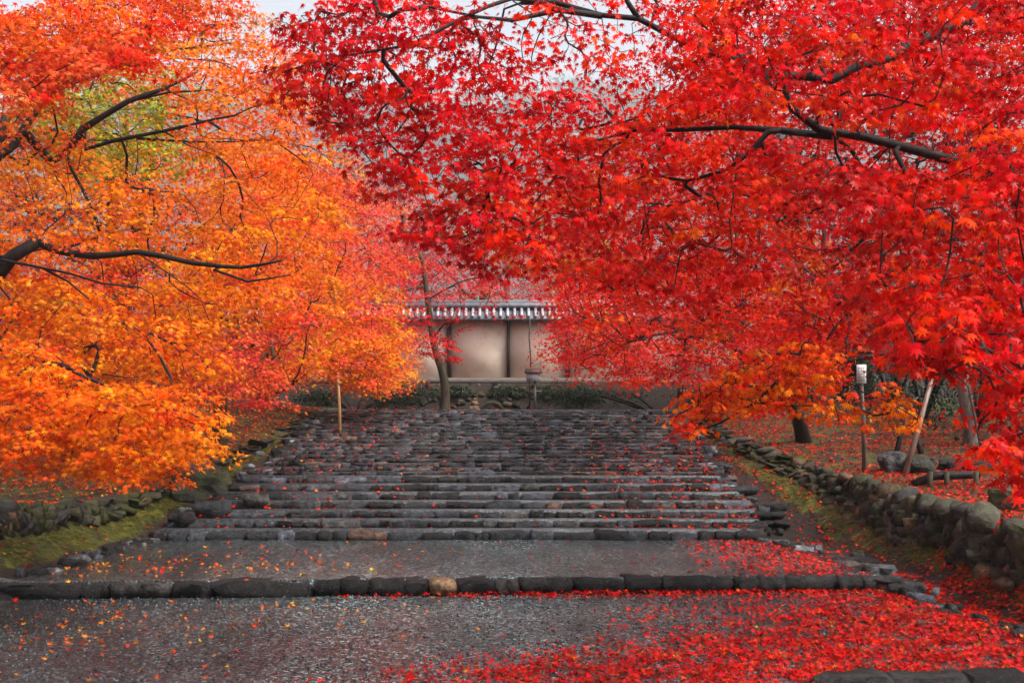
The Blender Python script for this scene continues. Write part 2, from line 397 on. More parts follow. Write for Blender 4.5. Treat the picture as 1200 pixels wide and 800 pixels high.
def stone_meshes(tagname, material):
    L = []
    for k, (V, Fc) in enumerate(BLK if material.name in ('wet_step_stone', 'kerb_stone', 'ochre_stone') else STT):
        me = mesh_np(tagname, V, Fc.ravel(), np.full(len(Fc), 4), False); me.materials.append(material); L.append(me)
    return L
def flat_meshes(material):
    L = []
    for V, Fc in BLF:
        me = mesh_np('stone', V, Fc.ravel(), np.full(len(Fc), 4), False); me.materials.append(material); L.append(me)
    return L
SM = {k: stone_meshes('stone', M[k]) for k in ('pebble', 'step_stone', 'wall_stone', 'kerb_stone', 'ochre_stone')}
def rotm(rx, ry, rz):
    from mathutils import Euler
    return np.array(Euler((rx, ry, rz)).to_matrix())
def put_stone(loc, dim, rot, mk, parent, name='stone', lab=None):
    o = bpy.data.objects.new(name, random.choice(SM[mk])); C.objects.link(o)
    o.location = loc; o.scale = dim; o.rotation_euler = rot; o.parent = parent
    if lab: o['label'] = lab
    return o
def stones_stuff(name, lst, mk, parent):
    if not lst: return
    VV = []; I = []; rn = []; n_ = 0
    for loc, dim, rot in lst:
        V, Fc = random.choice(BLS if mk == 'step_stone' else STT); W = (V*np.array(dim))@rotm(*rot).T+np.array(loc)
        VV.append(W); I.append(Fc.ravel()+n_); rn.append(np.full(len(V), random.random())); n_ += len(V)
    I = np.concatenate(I)
    o = link(name, mesh_np(name, np.concatenate(VV), I, np.full(len(I)//4, 4), attr=('rnd', np.concatenate(rn))), M[mk], parent)
    tag(o, kind='stuff'); return o

SM['riser'] = flat_meshes(M['step_stone'])+SM['step_stone'][:8]; SM['kerb_flat'] = flat_meshes(M['kerb_stone'])
# stairs
stairs = empty('stone_stairs', (0, 16.3, 0)); tag(stairs, kind='structure')
stairs.location = (0, 0, 0)
cnt = 0
for i in range(N_STEP):
    ya, z = sy[i], sz[i]; zb = (sz[i-1] if i else .15); yb = (sy[i+1] if i+1 < N_STEP else STAIR_END+.1)
    l, r = edgeL(ya), edgeR(ya)
    tz_ = .004 if i < 7 else -.016
    mb = MB(); mb.box(((l+r)/2, (ya+.07+yb+.12)/2, (z+tz_+zb-.3)/2), (r-l, yb+.12-ya-.07, z+tz_-zb+.3))
    st = mb.build('step', M['tread'], stairs)
    x = l-.05; front = []; back = []
    wmean = .34 if i < 7 else .25
    while x < r+.02:
        w_ = random.choice((random.uniform(.45, .9), random.uniform(.9, 1.7)))*wmean; hgt = (z-zb)*random.uniform(.95, 1.2)+.035; dp = random.uniform(.12, .22) if i < 7 else random.uniform(.16, .28)
        front.append(((x+w_/2, ya+dp/2-.02+random.uniform(-.03, .03), z+random.uniform(-.018, .01)-hgt/2), (w_*random.uniform(.93, 1.03), dp*random.uniform(.8, 1.3), hgt*random.uniform(.84, 1.12)), (random.uniform(-.12, .05), random.uniform(-.07, .07), random.uniform(-.1, .1))))
        x += w_
    for row in range(1 if i < 7 else 1):
        x = l
        while x < r:
            w_ = random.uniform(.14, .34)
            if i >= 6 and random.random() < .85:
                back.append(((x+w_/2, ya+.3+random.uniform(-.03, .05), z-.034+random.uniform(-.01, .012)), (w_*1.02, random.uniform(.14, .24), .08), (random.uniform(-.1, .1), random.uniform(-.1, .1), random.uniform(-.3, .3))))
            x += w_
    if cnt+len(front) <= 300:
        for f in front: put_stone(*f, 'riser', st)
        cnt += len(front)
    else: back = front+back
    stones_stuff('small_stones', back, 'step_stone', st)
# landing stones at the head of the stairs
lst = []
for _ in range(420):
    y = random.uniform(STAIR_END, 30.3); x = random.uniform(-4.5, 4.5)
    lst.append(((x, y, ZT-.03), (random.uniform(.2, .45), random.uniform(.2, .4), .12), (0, 0, random.uniform(0, 3))))
tag(stones_stuff('stone_landing', lst, 'step_stone', None), kind='structure')

# terrace kerb across the path
kerb = empty('stone_kerb'); tag(kerb, kind='structure')
x = edgeL(12.3)-.1
while x < 3.75:
    w_ = random.choice((random.uniform(.22, .5), random.uniform(.5, 1.1))); y = kerbY(x+w_/2)
    och = x <= -.72 < x+w_ and not any(c.get('label') for c in kerb.children); w_ = .3 if och else w_
    put_stone((x+w_/2, y+.09+random.uniform(-.025, .025), .07+random.uniform(-.012, .01)), (w_*.99, .27, (.15 if och else .175)+random.uniform(-.01, .03)), (random.uniform(-.16, .08), random.uniform(-.08, .08), .06+random.uniform(-.04, .04)), 'ochre_stone' if och else 'kerb_flat', kerb, lab='pale ochre kerb stone' if och else None)
    x += w_
# low stones at the foot of the frame, lower right
k2 = empty('front_stone_edging'); tag(k2, kind='structure')
x = 2.15
while x < 3.3:
    w_ = random.uniform(.35, .6); put_stone((x+w_/2, 8.5+random.uniform(-.03, .03), .0), (w_*1.05, .3, .16), (0, 0, .03), 'kerb_stone', k2); x += w_
# loose pebbles proud of the gravel
n_ = 15000; y = 7.6+5*rng.random(n_)**1.2; x = rng.uniform(-5.6, 4.6, n_); k = (y < kerbY(x)-.05)&(x > edgeL(y))&(x < edgeR(y)); x, y = x[k], y[k]; n_ = len(x)
oc = np.array([(1, 0, 0), (0, 1, 0), (-1, 0, 0), (0, -1, 0), (0, 0, .7), (0, 0, -.7)], float); fc = np.array([(0, 1, 4), (1, 2, 4), (2, 3, 4), (3, 0, 4), (1, 0, 5), (2, 1, 5), (3, 2, 5), (0, 3, 5)])
sc = rng.uniform(.005, .014, (n_, 1, 1))*rng.uniform(.6, 1.3, (n_, 6, 1)); Vp = oc[None]*sc+np.stack([x, y, .006*hsh(x, y, 1.7)+.003], 1)[:, None]
tag(link('gravel_stones', mesh_np('gravel_stones', Vp.reshape(-1, 3), (fc.ravel()[None]+6*np.arange(n_)[:, None]).ravel(), np.full(8*n_, 3), attr=('rnd', np.repeat(rng.random(n_), 6))), M['pebble']), kind='stuff', label='loose wet pebbles on the gravel path', cat='gravel')
# loose edging stones down both sides
ed = empty('path_edging'); tag(ed, kind='structure')
for sgn, e in ((-1, edgeL), (1, edgeR)):
    y = 8.5
    while y < 24.5:
        s_ = random.choice((random.uniform(.07, .15), random.uniform(.12, .32)))
        for q in range(random.choice((1, 1, 2))):
            x = float(e(y))+sgn*(random.uniform(-.06, .16)+q*random.uniform(.15, .3)); z = float(ramp_z(y))
            if sgn > 0 and 12.9 < y < 13.6: q = 0
            put_stone((x, y, z-.015), (s_*random.uniform(.6, 1.3), s_, .07+random.uniform(0, .07)), (random.uniform(-.15, .15), random.uniform(-.15, .15), random.uniform(-.6, .6)), random.choice(('pebble', 'kerb_stone', 'step_stone')), ed)
        y += s_*random.uniform(.8, 1.3)
for (x, y, s_) in ((-4.3, 17.15, .5), (-4.65, 16.8, .36), (-3.75, 17.5, .36)):
    put_stone((x, y, float(path_z(x, y))+.02), (s_, .35, s_*.55), (0, .1, .2), 'step_stone', stairs, name='boulder')

# dry stone walls
def dry_wall(sgn, ft, tp, tz, label, ya=8.0, yb=24.6, rows=5, part=.74, sc=1.0):
    w_ = empty('dry_stone_wall'); tag(w_, label, 'stone wall')
    n_ = 0; rest = []
    for row in range(rows):
        y = ya
        while y < yb:
            s_ = random.choice((random.uniform(.08, .16), random.uniform(.14, .32)))*sc
            yc = y+s_/2; zt = float(tz(yc)); gz = float(ramp_z(yc))-.05
            hh = max(zt-gz, .1)*part
            u = 1-part*.42+part*.42*(row+.5)/rows
            x = sgn*(sgn*float(ft(yc))+(sgn*float(tp(yc))-sgn*float(ft(yc)))*(u-.02))
            z = zt-hh+hh*(row+.5)/rows
            sh = hh/rows*random.uniform(1.0, 2.7)
            if row == rows-1: z += random.uniform(-.03, .06)
            it = ((x+random.uniform(-.05, .05), yc, z), (random.uniform(.2, .32), s_*1.02, min(sh, .42)), (random.uniform(-.5, .5), random.uniform(-.35, .35), random.uniform(-.5, .5)))
            if random.random() < .9:
                if n_ < 290 and yc > 9.5: put_stone(*it, 'wall_stone', w_); n_ += 1
                else: rest.append(it)
            y += s_*(random.uniform(.92, 1.1) if row < 2 else random.uniform(.9, 1.5))
    if rest: stones_stuff('small_stones', rest, 'wall_stone', w_)
    return w_
dry_wall(-1, footL, topL, tzL, 'low mossy dry stone wall along the left side of the path, under orange maples', rows=3, part=.42, sc=.9)
dry_wall(1, footR, topR, tzR, 'low rough dry stone wall along the right side of the path, littered with red leaves')

# ------------------------------------------------------------------ leaf geometry
def leaf_tpl(kind):
    V = []; I = []; S = []
    if kind == 'near':
        nq = 3; angs = [0, 38, -38, 76, -76, 122, -122]; ln = [1, .93, .93, .74, .74, .42, .42]
        V.append((0, 0, 0))
        for a, l in zip(angs, ln):
            a = math.radians(a); dx, dy = math.sin(a), math.cos(a); b0 = len(V)
            wd = .115*l+.02
            V += [(dx*.36*l-dy*wd, dy*.36*l+dx*wd, -.02), (dx*l, dy*l, -.16*l), (dx*.36*l+dy*wd, dy*.36*l-dx*wd, -.02)]
            
            if len(S) < nq: I += [0, b0, b0+1, b0+2]; S.append(4)
            else:
                V[b0] = (-dy*.13, dx*.13, 0); V[b0+2] = (dy*.13, -dx*.13, 0); I += [b0, b0+1, b0+2]; S.append(3)
        # stalk
        b0 = len(V); V += [(-.012, 0, 0), (.012, 0, 0), (0, -.55, .05)]; I += [b0, b0+2, b0+1]; S.append(3)
    else:
        angs = [0, 47, -47, 96, -96]; ln = [1, .92, .92, .68, .68]
        for a, l in zip(angs, ln):
            a = math.radians(a); dx, dy = math.sin(a), math.cos(a); b0 = len(V); wd = .17
            V += [(-dy*wd-dx*.05, dx*wd-dy*.05, 0), (dx*l, dy*l, -.14*l), (dy*wd-dx*.05, -dx*wd-dy*.05, 0)]
            I += [b0, b0+1, b0+2]; S.append(3)
    V = np.array(V, float); V[:, 1] -= .25
    return V, np.array(I), np.array(S)
TPL = {'near': leaf_tpl('near'), 'far': leaf_tpl('far')}
def frames(nrm, tipdir):
    nrm = nrm/(np.linalg.norm(nrm, axis=1)[:, None]+1e-9)
    t_ = tipdir-nrm*np.sum(tipdir*nrm, 1)[:, None]; t_ /= np.linalg.norm(t_, axis=1)[:, None]+1e-9
    s_ = np.cross(t_, nrm); return s_, t_, nrm
def leaves_mesh(name, pos, nrm, tip, size, col, kind, tpl=None):
    V, I, S = tpl or TPL[kind]; n_ = len(pos); s_, t_, u_ = frames(nrm, tip)
    size = np.broadcast_to(size, (n_,))
    W = (V[None, :, 0, None]*s_[:, None]+V[None, :, 1, None]*t_[:, None]+V[None, :, 2, None]*u_[:, None])*size[:, None, None]*.5+pos[:, None]
    k = len(V); idx = (I[None]+np.arange(n_)[:, None]*k).ravel()
    return mesh_np(name, W.reshape(-1, 3), idx, np.tile(S, n_), False, col=np.repeat(col, k, 0))

# colour palettes: base colours of the leaves themselves
PAL = {
 'crimson': [(.64, .004, .009), (.74, .008, .018), (.52, .003, .006), (.78, .018, .009)],
 'red': [(.78, .01, .003), (.86, .028, .003), (.64, .005, .003), (.9, .07, .004)],
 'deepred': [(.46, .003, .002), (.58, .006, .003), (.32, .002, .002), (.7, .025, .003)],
 'redorange': [(.9, .08, .004), (.92, .16, .005), (.88, .045, .005), (.94, .26, .008)],
 'orange': [(.95, .24, .006), (.94, .17, .005), (.96, .33, .01), (.92, .1, .005)],
 'orangebright': [(.96, .16, .005), (.96, .21, .006), (.95, .1, .005), (.92, .06, .005)],
 'gold': [(.94, .44, .02), (.95, .36, .01), (.9, .24, .006)],
 'pink': [(.8, .04, .05), (.86, .075, .065), (.7, .025, .04), (.88, .12, .05)],
 'coral': [(.92, .1, .03), (.94, .18, .03), (.86, .05, .035)],
 'olive': [(.26, .27, .015), (.42, .38, .02), (.16, .2, .015), (.6, .38, .015)],
 'brown': [(.22, .05, .015), (.32, .09, .02), (.12, .03, .012), (.4, .05, .02)],
 'evergreen': [(.018, .03, .012), (.03, .045, .018), (.012, .02, .01), (.04, .05, .02)],
}
def jitter(c, n_, hv, lv=.16):
    c = np.array(c)[None].repeat(n_, 0) if np.ndim(c) == 1 else c.copy()
    c *= np.exp(rng.normal(0, lv, (n_, 1))); c[:, 1] *= np.exp(rng.normal(0, hv, n_)); return np.clip(c, 0, .96)

def inpoly(pt, poly):
    x, y = pt; c = False; j = len(poly)-1
    for i in range(len(poly)):
        xi, yi = poly[i]; xj, yj = poly[j]
        if (yi > y) != (yj > y) and x < (xj-xi)*(y-yi)/(yj-yi)+xi: c = not c
        j = i
    return c
def sample_poly(poly, n_, d0, d1):
    xs_ = [p[0] for p in poly]; ys_ = [p[1] for p in poly]; out_ = []
    cand_r = random.random
    while len(out_) < n_:
        best = None; bd = -1
        for _ in range(5):        # blue-noise-ish spread
            while True:
                p = (random.uniform(min(xs_), max(xs_)), random.uniform(min(ys_), max(ys_)))
                if inpoly(p, poly): break
            dd = min([(p[0]-q[0])**2+(p[1]-q[1])**2 for q in out_[-160:]] or [1e9])
            if dd > bd: bd = dd; best = p
        out_.append(best)
    res = []
    for p in out_:
        D = random.uniform(d0, d1); res.append(P(p[0], p[1], D))
    return res

def build_tree(label, cat, base, trunk, limbs, regions, bark='bark', r_trunk=.16, leafkind='far', group=None, n_parts=0, seed=0, twig_r=.004, name='maple_tree', holes=()):
    """trunk: list of points from base up; limbs: [(points, r0, r1)]; regions: [(poly, d0, d1, n_clumps, leaves_per_clump, radius, size, palette weights)]"""
    random.seed(1000+seed); base = np.array(base, float)
    root = empty(name, base); tag(root, label, cat, group)
    pos = []; par = []; dirs = []
    def add(p, pa):
        pos.append(np.array(p, float)); par.append(pa)
        dd = pos[-1]-pos[pa] if pa >= 0 else np.array([0, 0, 1.]); dirs.append(dd/(np.linalg.norm(dd)+1e-9)); return len(pos)-1
    def subdiv(pts, step=.35, wob=.02):
        pts = [np.array(p, float) for p in pts]; o_ = [pts[0]]
        for i in range(len(pts)-1):
            p0 = pts[max(i-1, 0)]; p1 = pts[i]; p2 = pts[i+1]; p3 = pts[min(i+2, len(pts)-1)]
            k = max(1, int(np.linalg.norm(p2-p1)/step))
            for j in range(1, k+1):
                t_ = j/k
                q = .5*((2*p1)+(-p0+p2)*t_+(2*p0-5*p1+4*p2-p3)*t_*t_+(-p0+3*p1-3*p2+p3)*t_**3)
                if j < k: q = q+np.array([random.gauss(0, wob) for _ in range(3)])
                o_.append(q)
        return o_
    mb = MB(); tp = subdiv([base-np.array([0, 0, .3])]+[np.array(p) for p in trunk], .3, r_trunk*.12)
    L = len(tp); rr = [r_trunk*(1.45 if j == 0 else 1.22 if j == 1 else 1)*(1-.7*(j/L)**1.4) for j in range(L)]
    mb.tube([p-base for p in tp], rr, 10); mb.build('trunk', M[bark], root, True)
    prev = -1; start = None
    for j, p in enumerate(tp):
        prev = add(p, prev)
    trunk_n = len(pos); fixed_r = {j: rr[j] for j in range(trunk_n)}
    for pts, r0, r1 in limbs:
        sp = subdiv(pts, .2, r0*.3)
        A = np.array(pos); k0 = int(np.argmin(np.linalg.norm(A-sp[0], axis=1)))
        m2 = MB(); q = [pos[k0]]+sp if np.linalg.norm(pos[k0]-sp[0]) > .05 else sp
        rad = np.linspace(r0, r1, len(q))*np.exp(np.random.default_rng(seed).normal(0, .06, len(q)))
        m2.tube([p-base for p in q], rad, 7); m2.build('branch', M[bark], root, True)
        pv = k0
        for j, p in enumerate(sp): pv = add(p, pv); fixed_r[pv] = 1.0
    nfix = len(pos)
    clumps = []
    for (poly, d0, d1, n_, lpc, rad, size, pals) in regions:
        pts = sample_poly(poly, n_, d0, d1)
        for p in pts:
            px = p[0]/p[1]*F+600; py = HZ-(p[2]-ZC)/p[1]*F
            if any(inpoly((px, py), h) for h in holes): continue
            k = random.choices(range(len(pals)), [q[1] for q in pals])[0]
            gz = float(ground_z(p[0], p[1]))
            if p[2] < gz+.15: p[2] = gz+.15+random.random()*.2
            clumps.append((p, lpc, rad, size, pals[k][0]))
    A0 = np.array(pos)[:nfix]
    clumps.sort(key=lambda c: np.min(np.linalg.norm(A0-c[0], axis=1)))
    cap = nfix+len(clumps)*9+10; buf = np.zeros((cap, 3)); buf[:nfix] = A0; n_ = nfix
    ends = []
    dtr = np.zeros(cap)
    for (p, *_r) in clumps:
        dd = np.linalg.norm(buf[:n_]-p, axis=1)+.25*dtr[:n_]
        dd[:min(4, trunk_n-1)] += 2
        k = int(np.argmin(dd)); a = buf[k].copy(); L_ = np.linalg.norm(p-a)
        steps = int(min(8, max(2, L_/.17))); d0_ = dirs[k] if k >= trunk_n else np.array([0, 0, .3])
        c1 = a+d0_*L_*.35+np.array([0, 0, .06*L_]); pv = k
        for j in range(1, steps+1):
            t_ = j/steps; q = (1-t_)**2*a+2*t_*(1-t_)*c1+t_*t_*p
            if j < steps: q = q+np.array([random.gauss(0, .014*L_) for _ in range(3)])
            pv = add(q, pv); buf[n_] = q; dtr[n_] = dtr[k]+L_*t_; n_ += 1
        ends.append(pv)
    # radii by the pipe model
    wt = np.zeros(len(pos))
    for e in ends: wt[e] += 1
    for j in range(len(pos)-1, 0, -1):
        if par[j] >= 0: wt[par[j]] += wt[j]
    rad = .72*twig_r*np.maximum(wt, 1)**.5
    ch = [[] for _ in pos]
    for j in range(1, len(pos)):
        if par[j] >= 0: ch[par[j]].append(j)
    tw = MB(); starts = []
    for j in range(len(pos)):
        for c_ in ch[j]:
            if c_ < nfix: continue
            # c_ begins a new chain unless it continues j's chain
            big = max([q for q in ch[j] if q >= nfix], key=lambda q: wt[q])
            if j < nfix or c_ != big: starts.append((j, c_))
    rmax = r_trunk*.5
    for j, c_ in starts:
        chain = [j, c_]
        while ch[chain[-1]]: chain.append(max(ch[chain[-1]], key=lambda q: wt[q]))
        rr_ = [min(rad[q], rmax) for q in chain]; rr_[0] = rr_[1]
        tw.tube([pos[q]-base for q in chain], rr_, 5 if rr_[1] > .012 else 3, cap=False)
    # leaves
    Ps, Ns, Ts, Ss, Cs = [], [], [], [], []
    for (p, lpc, r_, size, pal) in clumps:
        n2 = max(3, int(lpc*(DENS if twig_r < .0095 else 1)*random.uniform(.65, 1.35))); r_ = r_*random.uniform(.65, 1.15); cbr = math.exp(random.gauss(-.02, .16))
        th = rng.uniform(0, 2*np.pi, n2); q = np.sqrt(rng.uniform(0, 1, n2))
        ax = random.uniform(.75, 1.5)
        lx = np.cos(th)*q*r_*ax; ly = np.sin(th)*q*r_/ax; lz = -.3*r_*q*q+rng.normal(0, .09*r_, n2)
        tilt = np.array([random.gauss(0, .2), random.gauss(0, .2)]); lz = lz+lx*tilt[0]+ly*tilt[1]
        o3 = np.stack([lx, ly, lz], 1)
        rd = np.stack([np.cos(th), np.sin(th), np.zeros(n2)], 1)
        rnd = rng.normal(0, 1, (n2, 3))
        up = rd*rng.uniform(.1, 1.3, n2)[:, None]+np.array([0, 0, 1.])*rng.uniform(.15, 1.1, n2)[:, None]+rnd*.3
        tip = rd*.8+rnd*.55+np.array([0, 0, -.75])
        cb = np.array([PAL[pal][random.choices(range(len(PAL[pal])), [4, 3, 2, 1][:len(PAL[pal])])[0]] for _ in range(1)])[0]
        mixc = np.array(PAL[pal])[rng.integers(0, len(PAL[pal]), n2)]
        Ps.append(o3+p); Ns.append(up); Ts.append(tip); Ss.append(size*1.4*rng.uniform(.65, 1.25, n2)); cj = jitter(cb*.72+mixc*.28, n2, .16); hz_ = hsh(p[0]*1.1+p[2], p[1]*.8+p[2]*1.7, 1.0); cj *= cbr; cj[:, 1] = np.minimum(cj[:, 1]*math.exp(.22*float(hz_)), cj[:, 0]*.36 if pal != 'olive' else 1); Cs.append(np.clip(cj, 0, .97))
        for _ in range(1):
            e_ = o3[rng.integers(0, n2)]; tw.tube([p-base, p-base+e_*.5+np.array([0, 0, .03*r_]), p-base+e_], [twig_r*.8, twig_r*.6, twig_r*.3], 3, cap=False)
    if tw.n: tag(tw.build('twigs', M[bark], root, True), kind='stuff')
    if Ps:
        Ps, Ns, Ts, Ss, Cs = map(np.concatenate, (Ps, Ns, Ts, Ss, Cs))
        Wp = Ps.copy(); keep = np.ones(len(Ps), bool)
        if n_parts:
            px = Wp[:, 0]/Wp[:, 1]*F+600; py = HZ-(Wp[:, 2]-ZC)/Wp[:, 1]*F
            vis = (px > 5) & (px < 1195) & (py > 5) & (py < 795)
            score = np.where(vis, Wp[:, 1]/Ss, 1e9); sel = np.argsort(score)[:n_parts]; keep[sel] = False
            s_, t_, u_ = frames(Ns[sel], Ts[sel])
            vi = []
            V, I, S = TPL['near']
            for pal in sorted({c[4] for c in clumps}):
                for c_ in PAL[pal]: 
                    me = mesh_np('leaf', V*.5, I, S, col=np.repeat(np.array([c_]), len(V), 0)); me.materials.append(M['leaf']); vi.append((np.array(c_), me))
            from mathutils import Matrix
            cols_ = np.array([c_ for c_, _ in vi])
            for a_, g in enumerate(sel):
                me = vi[int(np.argmin(np.linalg.norm(cols_-Cs[g], axis=1)))][1]
                o = bpy.data.objects.new('leaf', me); C.objects.link(o); o.parent = root
                Mx = np.eye(4); Mx[:3, 0] = s_[a_]*Ss[g]; Mx[:3, 1] = t_[a_]*Ss[g]; Mx[:3, 2] = u_[a_]*Ss[g]; Mx[:3, 3] = Ps[g]-base
                o.matrix_basis = Matrix(Mx.tolist())
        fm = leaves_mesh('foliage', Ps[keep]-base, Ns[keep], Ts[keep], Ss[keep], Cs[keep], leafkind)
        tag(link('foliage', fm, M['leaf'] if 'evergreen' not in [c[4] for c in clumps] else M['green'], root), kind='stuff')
        STAT.append((label, len(Ps)))
    return root
STAT = []; DENS = 1.02
def ray(px, py):
    for D in np.arange(9, 40, .05):
        p = P(px, py, D)
        if p[2] <= float(ground_z(p[0], D)): break
    return p
def G(x, y, dz=0): return (x, y, float(ground_z(x, y))+dz)

exec_trees = True
# ------------------------------------------------------------------ maples on the right
# near tree: its boughs spread over the whole upper right of the view
b_ = G(7.4, 9.2)
build_tree('large red maple at the near right, its dark boughs spreading over the path', 'tree', b_,
  [(7.1, 9.0, 2.0), (6.75, 8.9, 3.0), (6.5, 8.7, 4.2), (6.2, 8.4, 5.4)],
  [([(6.75, 8.9, 2.9), (6.1, 8.85, 3.2), (5.2, 8.75, 3.35), P(1290, 235, 8.6), P(1200, 215, 8.2), P(1095, 182, 7.9), P(1010, 160, 7.7), P(960, 152, 7.6), P(925, 125, 7.5), P(918, 95, 7.5)], .085, .02),
   ([P(975, 160, 7.65), P(915, 153, 7.7), P(862, 149, 7.8), P(800, 152, 7.9), P(745, 153, 8)], .028, .012),
   ([P(900, 155, 7.7), P(878, 180, 7.7), P(850, 200, 7.8), P(805, 212, 7.9), P(765, 206, 8)], .022, .008),
   ([(6.5, 8.7, 4.2), (5.8, 8.6, 4.75), (4.9, 8.5, 5.05), P(1250, -60, 8.4), P(1100, 40, 8.2), P(950, 90, 8.0), P(835, 62, 7.9), P(798, 48, 7.9), P(748, 22, 7.9), P(705, 18, 7.9), P(650, 3, 8), P(610, 4, 8)], .07, .014),
   ([P(705, 19, 7.9), P(655, 12, 7.9), P(600, 24, 7.8), P(560, 20, 7.7), P(500, 8, 7.6)], .022, .007),
   ([P(748, 22, 7.9), P(735, 2, 7.9), P(720, -40, 7.9)], .02, .012),
   ([P(655, 12, 7.9), P(600, -2, 7.5), P(540, 22, 7.3), P(485, 52, 7.2), P(450, 58, 7.1), P(380, 70, 7.1), P(330, 85, 7.1)], .018, .005),
   ([(7.1, 9.0, 2.0), (6.2, 8.4, 2.45), (4.7, 7.2, 2.45), P(1270, 450, 6.2), P(1180, 420, 5.6), P(1110, 400, 5.1), P(1070, 402, 4.9)], .04, .006),
   ([P(865, 182, 7.7), P(855, 260, 7.6), P(858, 290, 7.5)], .007, .004),
   ([P(640, 180, 8), P(600, 200, 7.9), P(575, 215, 7.8)], .01, .004)],
  [([(345, 20), (380, 2), (470, -10), (560, 20), (600, 60), (600, 200), (580, 330), (540, 290), (460, 290), (500, 225), (425, 240), (440, 180), (395, 160), (360, 125), (318, 125), (335, 85)], 6.8, 8.6, 270, 26, .17, .060, [('crimson', 6), ('red', 2), ('deepred', 2)]),
   ([(600, 130), (660, 100), (700, 150), (900, 60), (900, 330), (840, 350), (700, 320), (620, 320), (560, 290)], 7.2, 9.5, 270, 30, .2, .060, [('red', 4), ('crimson', 2), ('deepred', 1), ('redorange', .6)]),
   ([(600, 10), (690, 60), (720, 150), (620, 160), (590, 90)], 7.2, 8.6, 34, 15, .2, .058, [('red', 3), ('crimson', 2)]),
   ([(700, 60), (790, 60), (860, 10), (900, 100), (720, 150)], 7.5, 9.5, 60, 24, .22, .06, [('red', 3), ('crimson', 2)]),
   ([(600, 0), (640, 40), (700, 60), (740, 40), (900, 0), (640, -10)], 7.3, 8.6, 26, 18, .18, .058, [('crimson', 2), ('red', 3)]),
   ([(780, 0), (1230, -30), (1230, 210), (900, 240), (880, 130), (800, 80)], 6.6, 9.4, 260, 32, .21, .062, [('crimson', 3), ('red', 3), ('deepred', 2), ('redorange', .4)]),
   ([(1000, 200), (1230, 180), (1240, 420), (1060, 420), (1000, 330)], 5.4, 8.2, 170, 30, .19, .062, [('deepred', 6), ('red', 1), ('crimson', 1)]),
   ([(1230, -60), (1700, -60), (1750, 300), (1500, 420), (1230, 420)], 7.6, 10, 150, 24, .26, .064, [('deepred', 3), ('red', 2)]),
   ([(1040, 350), (1130, 350), (1130, 420), (1100, 455), (1055, 430)], 4.6, 5.2, 34, 14, .11, .066, [('deepred', 3), ('red', 2)]),
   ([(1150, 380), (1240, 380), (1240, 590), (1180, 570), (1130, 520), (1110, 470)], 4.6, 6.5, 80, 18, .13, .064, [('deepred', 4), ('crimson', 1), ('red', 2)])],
  r_trunk=.2, leafkind='near', n_parts=300, seed=1, twig_r=.0035, holes=[[(905, 90), (945, 85), (965, 130), (1100, 160), (1110, 200), (950, 180), (900, 165), (820, 165), (820, 140), (910, 135)], [(1085, 445), (1150, 445), (1145, 545), (1085, 545)]])
# low orange-red branch reaching over the wall
b_ = G(8.2, 11.5)
build_tree('orange-red maple on the right bank, one low branch drooping toward the stairs', 'tree', b_,
  [(7.9, 11.3, 1.7), (7.4, 11.0, 2.6), (6.8, 10.8, 3.2), (6.4, 10.6, 3.6)],
  [([P(1300, 330, 11), P(1180, 380, 10.6), P(1100, 405, 10.3), P(1042, 412, 10.1), P(985, 425, 9.9), P(935, 428, 9.8), P(912, 445, 9.7), P(890, 468, 9.6), P(845, 495, 9.5), P(808, 508, 9.4)], .05, .006),
   ([P(1042, 412, 10.1), P(1000, 412, 10), P(960, 420, 9.9), P(915, 412, 9.7), P(880, 430, 9.6), P(820, 470, 9.5)], .02, .006),
   ([P(975, 430, 9.9), P(1000, 455, 9.7), P(1040, 470, 9.6), P(1075, 490, 9.5)], .01, .004)],
  [([(785, 500), (800, 465), (840, 440), (900, 405), (960, 395), (1000, 400), (1000, 440), (900, 480), (850, 490), (800, 515)], 9.2, 10.2, 170, 15, .14, .062, [('redorange', 6), ('orange', .7), ('red', 2.5)]),
   ([(900, 440), (1000, 440), (1060, 455), (1095, 490), (1080, 510), (1000, 500), (950, 490), (900, 475)], 9.3, 10, 60, 12, .12, .062, [('redorange', 5), ('orange', 1), ('red', 1)]),
   ([(900, 330), (1200, 280), (1260, 480), (1140, 470), (1120, 400), (1000, 400), (900, 400)], 9.5, 12, 150, 26, .22, .06, [('red', 3), ('redorange', 1), ('deepred', 4)])],
  r_trunk=.15, leafkind='near', n_parts=280, seed=2, twig_r=.004, holes=[[(988, 412), (1028, 412), (1028, 462), (988, 462)], [(1080, 430), (1165, 430), (1160, 560), (1080, 560)]])
